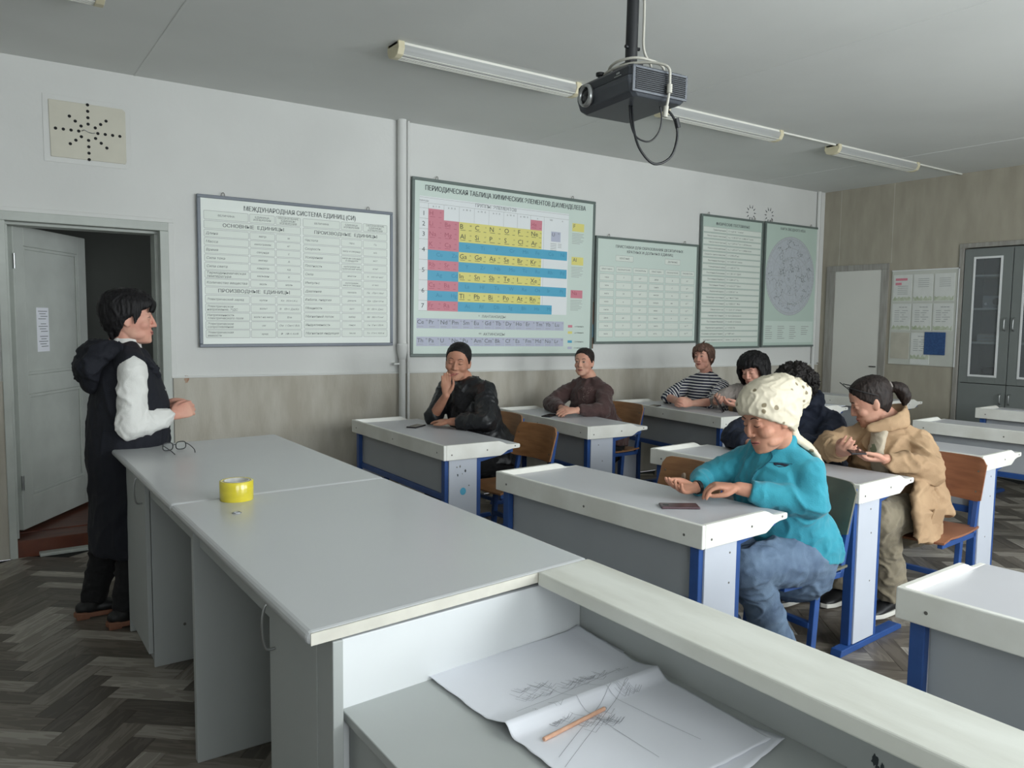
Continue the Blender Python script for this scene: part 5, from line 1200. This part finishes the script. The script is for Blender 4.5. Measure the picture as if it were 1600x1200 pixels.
# ---- 1. teacher standing at the far end of the long table
p = Person('woman in a long dark hooded vest and white sleeves standing by the doorway', (.55, 4.08, 0), .0045)
hm = headmat((.620, 4.03, 1.441), -14, 0, 0, 1.05)
p.pose(hm, (.585, 4.05, 1.315), (.60, 3.88, 1.235), (.60, 4.22, 1.235), (.585, 3.85, .955), (.62, 4.26, .965), (.772, 3.93, .985), (.765, 4.10, 1.0),
       (.575, 4.05, .86), (.60, 3.96, .47), (.53, 4.14, .47), (.555, 3.96, .10), (.445, 4.17, .10), toe=(1, 0, 0), bulk=1.0, nose=1.02, cheek=.95,
       handR=dict(d=(.9, .25, .25), n=(0, 1, -.25), t=(0, 0, 1), curl=.45, thumb=.5), handL=dict(d=(.9, -.35, .05), n=(0, -1, -.1), t=(0, 0, 1), curl=.5, thumb=.5))
p.body('skin_fair', .45, smile=.003)
b = MB(); p.torso_tube(b, .012, hem=(.575, 4.05, 1.0), hemr=(.15, .12), neckr=.062)
tubeE(b, [V(.60, 4.05, 1.27), V(.600, 4.045, 1.352)], [(.082, .076), (.066, .062)], p.side, 4, 24, round0=False, round1=False)
for w_ in 'RL': p.sleeve(b, w_, (.058, .062, .064, .058, .036), .97)
p.garment('white_sweatshirt', b, 'whitec', .007, .006, 9, 3)
b = MB(); c_ = V(.585, 4.05, 0)
tubeE(b, [V(.575, 4.07, .34), V(.585, 4.06, .60), V(.60, 4.05, .86), V(.61, 4.05, 1.03), V(.60, 4.05, 1.17), V(.595, 4.05, 1.245), V(.59, 4.05, 1.285)], [(.20, .145), (.205, .155), (.205, .178), (.20, .168), (.168, .135), (.135, .105), (.08, .082)], (0, 1, 0), 5, 30, round0=False, round1=False)
for s_ in (-1, 1): tubeE(b, [V(.60, 4.05+s_*.07, 1.27), V(.60, 4.05+s_*.135, 1.232)], [.062, .066], (0, 0, 1), 4, 16)
p.garment('long_vest', b, 'navy2', .009, .007, 7, 4, stretch=(1, 1, .45))
b = MB(); tubeE(b, [V(.725, 3.985, 1.165), V(.675, 3.945, 1.235), V(.575, 3.945, 1.285), V(.49, 3.98, 1.285), V(.455, 4.05, 1.275), V(.49, 4.12, 1.285), V(.575, 4.155, 1.285), V(.675, 4.15, 1.235), V(.725, 4.11, 1.165)], [(.018, .020), (.022, .026), (.034, .036), (.050, .050), (.056, .056), (.050, .050), (.034, .036), (.022, .026), (.018, .020)], (0, 0, 1), 4, 18)
tubeE(b, [V(.485, 4.05, 1.28), V(.445, 4.05, 1.21), V(.455, 4.05, 1.13)], [(.13, .06), (.13, .062), (.075, .045)], (0, 1, 0), 4, 20)
p.garment('hood', b, 'navy2', .008, .008, 11, 9)
b = MB()
for q_ in ((.735, 3.99, 1.185), (.757, 3.985, 1.10), (.770, 3.985, 1.02)): ell(b, q_, (1, 0, 0), (0, 1, 0), (0, 0, 1), (.006, .006, .006), 8)
b.build('press_stud', 'steel', p.t, 0, p.o)
b = MB()
for kn, an, hp in ((V(.60, 3.96, .47), V(.555, 3.96, .06), V(.585, 3.96, .8)), (V(.53, 4.14, .47), V(.445, 4.17, .06), V(.57, 4.14, .8))): limb(b, [hp, kn, an+V(0, 0, .02)], [.09, .070, .058], round1=False)
p.garment('trousers', b, 'blackc', .009, .005, 9, 6)
p.shoes('shoe_black', 'sole_tan', (1, 0, 0))
for an in (V(.555, 3.96, .10), V(.445, 4.17, .10)): MB().box(-.075, -.02, -.035, .035, 0, .035, mt=Matrix.Translation(an-V(0, 0, .10))).build('heel', 'sole_tan', p.t, .003, p.o)
def ex(b):
    for s_ in (-1, 1):
        tubeE(b, [hm @ V(.035, s_*.076, .03), hm @ V(.030, s_*.078, .0), hm @ V(.026, s_*.077, -.026)], [(.022, .008), (.013, .006), (.004, .003)], hm.to_3x3() @ V(1, 0, 0), 3, 12)
        tubeE(b, [hm @ V(.06, s_*.010, .10), hm @ V(.098, s_*.035, .062), hm @ V(.088, s_*.058, .030)], [(.03, .010), (.026, .009), (.010, .006)], hm.to_3x3() @ V(0, 1, 0), 3, 12)
    tubeE(b, [hm @ V(-.075, 0, -.03), hm @ V(-.070, 0, -.075), hm @ V(-.062, 0, -.098)], [(.062, .024), (.054, .02), (.036, .012)], hm.to_3x3() @ V(0, 1, 0), 3, 16)
p.hair([(-.085, .05, -.075, .055, -.045), (-.05, .06, -.105, .074, -.030), (-.015, .09, -.122, .084, -.012), (.01, .10, -.128, .089, .016), (.032, .100, -.130, .092, .050), (.05, .104, -.130, .092, .088), (.07, .102, -.126, .089, 9), (.092, .090, -.116, .079, 9), (.112, .068, -.094, .062, 9), (.127, .035, -.06, .04, 9), (.133, .0, -.03, .015, 9)], 'hair_black', ex, amp=.003, sc=34)

# ---- 2. woman in black at the first desk
p = Person('woman in a black leather jacket smiling with one hand raised to her cheek', (2.93, 4.5, 0))
hm = headmat((2.715, 4.555, 1.166), 228, -5, -6, 1.07)
p.pose(hm, (2.76, 4.55, 1.035), (2.73, 4.72, .995), (2.81, 4.355, 1.0), (2.585, 4.66, .790), (2.70, 4.17, .800), (2.580, 4.480, .950), (2.57, 4.40, .782),
       (2.95, 4.5, .5), (2.50, 4.62, .52), (2.50, 4.40, .52), (2.60, 4.62, .10), (2.60, 4.40, .10), bulk=1.15, cheek=1.15, nose=.95,
       handR=dict(d=(-.02, .02, 1), n=(-.55, -.75, .05), t=(.8, -.6, 0), curl=.14, thumb=.2, spread=-.005, s=.93), handL=dict(d=(-.25, .95, -.02), n=(0, 0, -1), t=(-1, 0, 0), curl=.15, thumb=.3))
p.body('skin_tan', .5, smile=.005, mouth_w=.026, eyes='shut')
b = MB(); p.torso_tube(b, .024, neckr=.074)
p.sleeve(b, 'L', (.072, .070, .064, .060, .048), .80); p.sleeve(b, 'R', (.068, .066, .060, .056, .052), .14)
p.garment('jacket', b, 'leather', .008, .008, 10, 12, stretch=(1, 1, .7))
b = MB(); tubeE(b, [V(2.70, 4.50, .80), V(2.665, 4.45, .90), V(2.70, 4.50, .985), V(2.79, 4.56, 1.04), V(2.84, 4.50, 1.03), V(2.78, 4.42, .98), V(2.68, 4.42, .88), V(2.69, 4.46, .78)], [(.028, .016), (.034, .018), (.034, .018), (.030, .02), (.034, .02), (.036, .018), (.032, .016), (.026, .014)], (1, -1, 0), 5, 14)
p.garment('scarf_collar', b, 'blackc', .007, .005, 18, 4)
p.legs('trousers', 'blackc'); p.shoes('shoe_black', 'shoe_black')
def ex(b): ell(b, hm @ V(-.105, 0, -.03), hm.to_3x3() @ V(1, 0, 0), hm.to_3x3() @ V(0, 1, 0), hm.to_3x3() @ V(0, 0, 1), (.035, .04, .04), 14)
p.hair(TIED, 'hair_black', ex, amp=.0015)

# ---- 3. woman in the brown sweatshirt
p = Person('woman in a dark brown sweatshirt with a glittery print, hands folded on the desk', (4.17, 4.7, 0))
hm = headmat((3.985, 4.745, 1.126), 208, 2, 0, .93)
p.pose(hm, (4.03, 4.73, .985), (3.99, 4.90, .925), (4.045, 4.56, .925), (3.80, 4.93, .79), (3.925, 4.45, .77), (3.67, 4.62, .785), (3.70, 4.48, .785),
       (4.17, 4.7, .5), (3.72, 4.80, .52), (3.72, 4.60, .52), (3.80, 4.80, .10), (3.80, 4.60, .10), bulk=1.02,
       handR=dict(d=(-.75, -.75, 0), n=(.3, -.6, -.6), t=(-.2, -.1, 1), curl=.4, thumb=.5), handL=dict(d=(-.95, .2, 0), n=(0, .5, -.8), t=(0, 0, 1), curl=.3, thumb=.4))
p.body('skin', .5)
b = MB(); p.torso_tube(b, .030, neckr=.066)
for w_ in 'RL': p.sleeve(b, w_, (.062, .062, .060, .054, .036), .92)
g = p.garment('sweatshirt', b, 'brownc', .008, .007, 9, 20)
from mathutils.bvhtree import BVHTree
bv = BVHTree.FromPolygons([v.co for v in g.data.vertices], [q_.vertices[:] for q_ in g.data.polygons]); rn = random.Random(3); b = MB()
for k in range(170):
    u = rn.uniform(-1, 1); v = rn.uniform(-1, 1)
    if abs(u) > .35+.6*max(0, v) or (v > .3 and abs(u) < .12): continue
    y_ = 4.66+.075*u; z_ = .88+.055*v; h_, nn, _, _ = bv.ray_cast(V(3.3, y_-.20, z_)-p.o, V(1, .30, 0).normalized(), 2)
    if h_: ell(b, h_+p.o, (1, 0, 0), (0, 1, 0), (0, 0, 1), (.0022,)*3, 6)
b.build('glitter_print', 'bead', g, 0, p.o)
p.legs('trousers', 'blackc'); p.shoes('shoe_black', 'sole_white')
def ex(b): ell(b, hm @ V(-.11, 0, .0), hm.to_3x3() @ V(1, 0, 0), hm.to_3x3() @ V(0, 1, 0), hm.to_3x3() @ V(0, 0, 1), (.03, .035, .035), 14)
p.hair(TIED, 'hair_brown', ex, amp=.0015)

# ---- 4. woman in the striped top
p = Person('woman in a navy and white striped top with chestnut hair and folded hands', (5.38, 4.62, 0))
hm = headmat((5.195, 4.595, 1.150), 192, 4, 4, .95)
p.pose(hm, (5.24, 4.60, 1.0), (5.20, 4.76, .925), (5.245, 4.43, .925), (5.03, 4.84, .79), (5.06, 4.36, .79), (4.84, 4.53, .785), (4.86, 4.40, .785),
       (5.38, 4.6, .5), (4.92, 4.70, .52), (4.92, 4.50, .52), (5.0, 4.70, .10), (5.0, 4.50, .10),
       handR=dict(d=(-.85, -.45, .1), n=(.1, -.9, -.2), t=(0, 0, 1), curl=.5, thumb=.5), handL=dict(d=(-.95, .2, .1), n=(0, 1, -.2), t=(0, 0, 1), curl=.55, thumb=.5))
p.body('skin_fair', .5, smile=.003, brow='brow')
b = MB(); p.torso_tube(b, .022, neckr=.060)
for w_ in 'RL': p.sleeve(b, w_, (.068, .066, .058, .054, .050), .22)
g = p.garment('striped_top', b, 'stripes', .007, .005, 9, 31)
at = g.data.attributes.new('band', 'FLOAT', 'POINT'); vals = []
for v in g.data.vertices:
    c_ = v.co+p.o; best = (abs((c_-p.sm).dot(p.side)) < .175 and 1) or 0
    if best: vals.append(c_.z)
    else:
        w_ = 'L' if (c_-p.sm).dot(p.side) > 0 else 'R'; a_, e_ = p.j['sh'+w_], p.j['el'+w_]; d_ = (e_-a_).normalized(); vals.append(a_.z-(c_-a_).dot(d_))
at.data.foreach_set('value', vals)
b = MB(); tubeE(b, [V(5.235, 4.60, .955), V(5.225, 4.60, .990)], [(.078, .070), (.062, .058)], p.side, 4, 24, round0=False, round1=False)
p.garment('neckband', b, 'shirt_cream', .006, 0)
p.legs('trousers', 'navy'); p.shoes('shoe_black', 'sole_white')
def ex(b):
    A = hm.to_3x3() @ V(0, 1, 0)
    tubeE(b, [hm @ V(.07, -.01, .108), hm @ V(.103, .012, .075), hm @ V(.100, .040, .045)], [(.03, .012), (.030, .010), (.014, .006)], A, 3, 12)
    tubeE(b, [hm @ V(.06, .02, .110), hm @ V(.100, -.022, .075), hm @ V(.095, -.050, .040)], [(.03, .012), (.026, .010), (.012, .006)], A, 3, 12)
    for s_ in (-1, 1): tubeE(b, [hm @ V(.035, s_*.078, .04), hm @ V(.028, s_*.082, .0), hm @ V(.015, s_*.078, -.045)], [(.026, .009), (.020, .008), (.008, .005)], hm.to_3x3() @ V(1, 0, 0), 3, 12)
    tubeE(b, [hm @ V(.02, 0, .115), hm @ V(.01, .01, .14), hm @ V(.0, .03, .15)], [(.008, .006), (.004, .004), (.002, .002)], A, 3, 8)
p.hair([(-.075, .05, -.075, .058, -.04), (-.04, .06, -.105, .076, -.020), (0, .08, -.118, .086, .012), (.03, .098, -.121, .088, .040), (.055, .100, -.121, .088, .075), (.08, .095, -.112, .082, 9), (.102, .074, -.094, .066, 9), (.120, .045, -.066, .045, 9), (.128, .01, -.035, .018, 9)], 'hair_light', ex, amp=.0025)

# ---- 5. woman in the grey blouse
p = Person('woman with short fluffy black hair in a grey blouse looking at a phone', (5.38, 4.1, 0))
hm = headmat((5.215, 4.085, 1.068), 188, -16, 6, 1.06)
p.pose(hm, (5.27, 4.09, .945), (5.235, 4.27, .895), (5.275, 3.92, .895), (5.07, 4.33, .80), (5.10, 3.90, .79), (4.935, 4.20, .815), (4.985, 4.03, .80),
       (5.40, 4.1, .5), (4.94, 4.20, .52), (4.94, 4.0, .52), (5.0, 4.2, .10), (5.0, 4.0, .10), bulk=1.12, cheek=1.1,
       handR=dict(d=(-.7, -.55, .15), n=(.5, -.3, .8), t=(0, .3, 1), curl=.35, thumb=.6), handL=dict(d=(-.85, .5, .1), n=(0, .3, .9), t=(-.4, -.3, .6), curl=.4, thumb=.5))
p.body('skin_fair', .5, eyes='shut', smile=.002, lip='lips')
b = MB(); p.torso_tube(b, .024, neckr=.062)
for w_ in 'RL': p.sleeve(b, w_, (.072, .070, .064, .058, .052), .35)
p.garment('blouse', b, 'greyc', .008, .008, 10, 41)
w0 = p.j['wrL'].lerp(p.j['elL'], .22); dd = (p.j['wrL']-p.j['elL']).normalized()
MB().cyl(w0-dd*.006, w0+dd*.006, .031, 20).build('watch_strap', 'black', p.t, 0, p.o); MB().cyl(w0+V(-.012, -.026, .012), w0+V(-.015, -.034, .015), .017, 20).build('watch_face', 'white', p.t, 0, p.o)
p.legs('trousers', 'blackc'); p.shoes('shoe_black', 'shoe_black')
def ex(b):
    A = hm.to_3x3() @ V(0, 1, 0)
    tubeE(b, [hm @ V(.04, 0, .118), hm @ V(.098, 0, .090), hm @ V(.110, .0, .052)], [(.07, .022), (.062, .018), (.050, .010)], A, 3, 18)
    for s_ in (-1, 1): tubeE(b, [hm @ V(.02, s_*.085, .05), hm @ V(.02, s_*.097, -.01), hm @ V(.005, s_*.098, -.075), hm @ V(-.02, s_*.085, -.125)], [(.045, .018), (.042, .018), (.036, .016), (.020, .010)], hm.to_3x3() @ V(1, 0, 0), 3, 14)
p.hair([(-.13, .0, -.085, .07, -.03), (-.09, .04, -.115, .092, -.015), (-.04, .06, -.135, .103, .0), (0, .08, -.142, .108, .018), (.035, .10, -.143, .110, .050), (.065, .106, -.138, .106, 9), (.095, .094, -.122, .094, 9), (.12, .072, -.098, .072, 9), (.138, .036, -.06, .042, 9), (.143, .0, -.03, .015, 9)], 'hair_black', ex, amp=.006, sc=26)
phone(4.872, 4.135, .800, R(30), 'black phone held up in the hands of the woman in the grey blouse', rx=R(62), ry=R(0), L=.14)

# ---- 6. woman in navy, head turned away
p = Person('person with bushy dark curls in a navy jacket seen behind the cream kerchief', (3.93, 2.66, 0))
hm = headmat((3.83, 2.72, 1.088), 75, -6, 0, .97)
p.pose(hm, (3.87, 2.70, 1.0), (3.80, 2.90, .925), (3.93, 2.53, .92), (3.57, 2.92, .80), (3.76, 2.44, .80), (3.50, 2.74, .785), (3.58, 2.58, .785),
       (3.95, 2.66, .5), (3.50, 2.74, .52), (3.44, 2.54, .52), (3.52, 2.70, .10), (3.50, 2.42, .10), bulk=1.15,
       handR=dict(d=(-.5, -.9, 0), n=(0, 0, -1), t=(-1, 0, 0), curl=.3), handL=dict(d=(-.6, .8, 0), n=(0, 0, -1), t=(-1, 0, 0), curl=.3))
p.body('skin', .4)
b = MB(); p.torso_tube(b, .034, neckr=.080)
for w_ in 'RL': p.sleeve(b, w_, (.070, .070, .066, .060, .046), .9)
tubeE(b, [V(3.84, 2.62, 1.0), V(3.91, 2.63, 1.02), V(3.94, 2.70, 1.025), V(3.91, 2.77, 1.02)], [.04, .05, .052, .045], (0, 0, 1), 4, 14)
p.garment('jacket', b, 'navy', .008, .009, 9, 51)
p.legs('trousers', 'blackc'); p.shoes('shoe_black', 'sole_white')
b = MB(); rn = random.Random(12)
stack(b, interp_rows([(-.09, .04, -.09, .075, -.02), (-.05, .06, -.115, .098, .0), (0, .09, -.13, .112, .03), (.04, .105, -.135, .116, .06), (.075, .10, -.125, .108, .09), (.105, .08, -.105, .088, 9), (.13, .045, -.07, .055, 9), (.14, .0, -.03, .02, 9)], 3), hm, 30)
for k in range(190):
    u = rn.uniform(-1, 1); ph = rn.uniform(0, 2*pi); q_ = math.sqrt(1-u*u); c_ = V(-.015+.122*q_*cos(ph), .112*q_*sin(ph), .02+.118*u)
    if c_.x > .055 and c_.z < .06: continue
    ell(b, hm @ c_, (1, 0, 0), (0, 1, 0), (0, 0, 1), (rn.uniform(.012, .022),)*3, 8)
p.garment('curly_hair', b, 'hair_curl', .0045, .006, 60, 3, 1)

# ---- 7. woman in turquoise
p = Person('woman in a cream leaf-print kerchief and turquoise fleece, looking down at her hands', (2.78, 1.98, 0), .004)
hm = headmat((2.56, 1.925, 1.082), 167, -18, 3, 1.08)
p.pose(hm, (2.66, 1.955, .965), (2.655, 2.115, .900), (2.685, 1.82, .895), (2.535, 2.215, .795), (2.665, 1.785, .750), (2.415, 2.150, .778), (2.455, 1.975, .803),
       (2.80, 1.97, .5), (2.36, 2.10, .53), (2.385, 1.865, .53), (2.62, 2.12, .10), (2.70, 1.93, .10), bulk=1.08, cheek=1.1, nose=.95,
       handR=dict(d=(-1, .12, .02), n=(.0, -.25, 1), t=(.1, 1, .3), curl=.30, thumb=.25, spread=.05, curls=(.28, .34, .38, .42)),
       handL=dict(d=(-.78, .60, .10), n=(-.1, .15, -1), t=(-.6, -.6, .2), curl=.46, thumb=.8, s=.97))
p.body('skin_tan', .55, eyes='shut', smile=-.001, mouth_w=.024)
b = MB(); p.torso_tube(b, .026, hem=(2.80, 1.965, .475), hemr=(.205, .165), neckr=.072)
tubeE(b, [V(2.665, 1.955, .955), V(2.645, 1.950, 1.015)], [(.088, .080), (.082, .076)], p.side, 4, 26, round0=False, round1=False)
p.sleeve(b, 'R', (.062, .060, .055, .048, .038), .90); p.sleeve(b, 'L', (.064, .062, .060, .055, .044), .84)
g = p.garment('fleece', b, 'teal', .007, .006, 9, 61, stretch=(1, 1, .8))
bv = BVHTree.FromPolygons([v.co for v in g.data.vertices], [q_.vertices[:] for q_ in g.data.polygons])
def ongar(y, z, off=.001, x0=2.2, dr=(1, .35, 0)):
    d_ = V(*dr).normalized(); h_, _, _, _ = bv.ray_cast(V(x0, y, z)-p.o, d_, 2); return (h_-d_*off+p.o) if h_ else V(2.6, y, z)
MB().tube([ongar(y, z) for y, z in ((1.80, .985), (1.795, .95), (1.785, .92), (1.815, .885), (1.845, .86), (1.85, .82))], .0022, 6, k=5).build('zip', 'tealdk', g, 0, p.o)
b = MB(); pts = [ongar(y, z, .0012) for y, z in ((1.715, .898), (1.73, .889), (1.755, .886), (1.775, .893), (1.78, .901), (1.745, .902))]; b.add(pts, [tuple(range(6))]); b.build('chest_pocket', 'navy', g, 0, p.o)
MB().tube([ongar(y, z) for y, z in ((1.705, .902), (1.75, .904), (1.80, .900))], .0014, 6).build('pocket_seam', 'tealdk', g, 0, p.o)
p.legs('jeans', 'jeans', (.100, .092, .078, .072, .072), .93, .006, .008, 66); p.shoes('shoe_black', 'sole_white')
MB().cyl(p.j['wrR']+V(.012, -.002, .0), p.j['wrR']+V(-.004, -.0, .0), .0285, 20).build('bracelet', 'shoe_black', p.t, 0, p.o)
def ex(b):
    A = hm.to_3x3() @ V(0, 1, 0)
    pass
p.hair([(-.070, .02, -.082, .060, -.052), (-.04, .05, -.105, .079, -.022), (-.012, .09, -.122, .0875, .020), (.014, .098, -.132, .0905, .050), (.036, .1005, -.140, .093, .078), (.052, .102, -.146, .095, .098), (.066, .102, -.148, .095, 9), (.088, .096, -.146, .091, 9), (.112, .078, -.132, .078, 9), (.132, .048, -.105, .056, 9), (.143, .005, -.065, .022, 9)], 'kerchief', ex, amp=.003, sc=16, name='kerchief', stretch=(1, 1, 1))
b = MB(); A = hm.to_3x3() @ V(0, 1, 0); ell(b, hm @ V(-.135, 0, .040), hm.to_3x3() @ V(1, 0, 0), A, hm.to_3x3() @ V(0, 0, 1), (.060, .058, .062), 18); ell(b, hm @ V(-.112, 0, -.026), hm.to_3x3() @ V(1, 0, 0), A, hm.to_3x3() @ V(0, 0, 1), (.026, .034, .024), 14)
p.garment('kerchief_knot', b, 'knot', .006, .004, 16, 7)
b = MB(); tubeE(b, [hm @ V(-.085, 0, -.030), V(2.690, 1.90, 1.005), V(2.745, 1.865, .955), V(2.785, 1.84, .895)], [(.030, .022), (.045, .020), (.060, .014), (.060, .008)], (.5, .8, .2), 4, 18)
p.garment('kerchief_tail', b, 'kerchief', .006, .003, 12, 8)

# ---- 8. woman in the tan jacket
p = Person('woman in a tan jacket, dark ponytail and glasses pushed up, bent over her phone', (3.95, 2.1, 0), .0045)
hm = headmat((3.842, 2.262, 1.052), 130, -24, -4, 1.06)
p.pose(hm, (3.915, 2.20, .94), (3.835, 2.35, .870), (3.93, 2.045, .870), (3.675, 2.39, .81), (3.84, 1.945, .735), (3.53, 2.22, .815), (3.615, 2.04, .800),
       (3.97, 2.13, .5), (3.55, 2.25, .52), (3.565, 2.025, .52), (3.70, 2.28, .10), (3.76, 2.06, .10), bulk=1.05,
       handR=dict(d=(-.55, -.5, .25), n=(.3, -.4, .8), t=(.1, -.2, 1), curl=.4, thumb=.6), handL=dict(d=(-.80, .58, .0), n=(.05, .1, 1), t=(-.6, -.8, .4), curl=.35, thumb=.5))
p.body('skin', .5, nose=1.0) if False else p.body('skin', .5)
b = MB(); p.torso_tube(b, .034, hem=(3.97, 2.11, .46), hemr=(.225, .175), neckr=.074)
tubeE(b, [V(3.80, 1.945, .66), V(3.775, 1.905, .54), V(3.765, 1.872, .41)], [(.10, .032), (.155, .030), (.165, .022)], (1, .15, 0), 5, 20, round1=False)
p.sleeve(b, 'R', (.066, .068, .068, .064, .036), .97); p.sleeve(b, 'L', (.070, .070, .072, .068, .036), .97)
g = p.garment('jacket', b, 'tanc', .008, .010, 7.5, 71)
b = MB(); tubeE(b, [V(3.72, 2.19, .925), V(3.80, 2.12, .95), V(3.89, 2.10, .975), V(3.975, 2.17, 1.0), V(3.96, 2.27, .99)], [(.020, .012), (.038, .014), (.046, .016), (.040, .018), (.030, .014)], (.3, .3, 1), 5, 18)
p.garment('collar', b, 'tanc', .006, .003, 12, 72)
b = MB(); tubeE(b, [V(3.825, 2.175, .940), V(3.765, 2.165, .89), V(3.725, 2.15, .80), V(3.74, 2.13, .70)], [(.046, .020), (.048, .024), (.048, .028), (.050, .028)], (.45, 1, 0), 5, 20)
p.garment('tshirt', b, 'shirt_shaded', .006, .003, 12, 73)
MB().prism(blob(0, 0, .022, seed=2), lambda u, v, k: V(3.690-.001*k, 2.145+u, .83+v)).build('leaf_print', 'olive_print', p.t, 0, p.o)
MB().box(-.06, .06, -.004, .004, -.10, .02, mt=Matrix.Translation(V(3.80, 1.862, .55)) @ Matrix.Rotation(R(12), 4, 'X') @ Matrix.Rotation(R(8), 4, 'Y')).build('patch_pocket', 'tanc', g, .004, p.o)
p.legs('trousers', 'khaki', (.100, .094, .084, .080, .088), .97, .007, .008, 74); p.shoes('shoe_black', 'sole_white')
def ex(b):
    A = hm.to_3x3() @ V(0, 1, 0)
    tubeE(b, [hm @ V(-.092, 0, .025), hm @ V(-.122, 0, .026), hm @ V(-.146, -.004, .002), hm @ V(-.150, -.008, -.040), hm @ V(-.138, -.010, -.075)], [(.020, .018), (.028, .027), (.037, .035), (.034, .032), (.014, .012)], A, 4, 16)
p.hair(TIED, 'hair_brown', ex, amp=.002)
ell(MB(), (0, 0, 0), (1, 0, 0), (0, 1, 0), (0, 0, 1), (1, 1, 1))
b = MB(); b.lathe([(.020+.005*cos(k*pi/4), .005*sin(k*pi/4)) for k in range(8)], closed=True, n=20)
hb = b.build('hair_tie', 'greyc', p.t); hb.matrix_local = Matrix.Translation(-p.o) @ hm @ Matrix.Translation((-.112, 0, .034)) @ Matrix.Rotation(R(90), 4, 'Y')
# glasses pushed up on her hair
gs = thing('spectacles', hm @ V(.07, 0, .12), 0, 'dark glasses pushed up on the head of the woman in the tan jacket', 'glasses'); go = hm @ V(.07, 0, .12)
b = MB()
for s_ in (-1, 1):
    pts = [hm @ V(.078+.010*sin(a)+.006, s_*.034+.027*cos(a), .112+.019*sin(a)) for a in [k*pi/10 for k in range(21)]]; b.tube(pts, .0024, 8, k=2)
    l = MB(); l.add(pts[:-1], [tuple(range(20))]); l.build('lens', 'screen', gs, 0, go)
b.tube([hm @ V(.085, -.008, .114), hm @ V(.088, 0, .117), hm @ V(.085, .008, .114)], .002); b.build('rims', 'black', gs, 0, go)
for s_ in (-1, 1): MB().tube([hm @ V(.080, s_*.062, .114), hm @ V(.03, s_*.085, .075), hm @ V(-.03, s_*.088, .03)], .0024).build('temple', 'black', gs, 0, go)
phone(3.495, 2.135, .842, R(-35), 'dark phone held in both hands by the woman in the tan jacket', rx=R(10), L=.145)
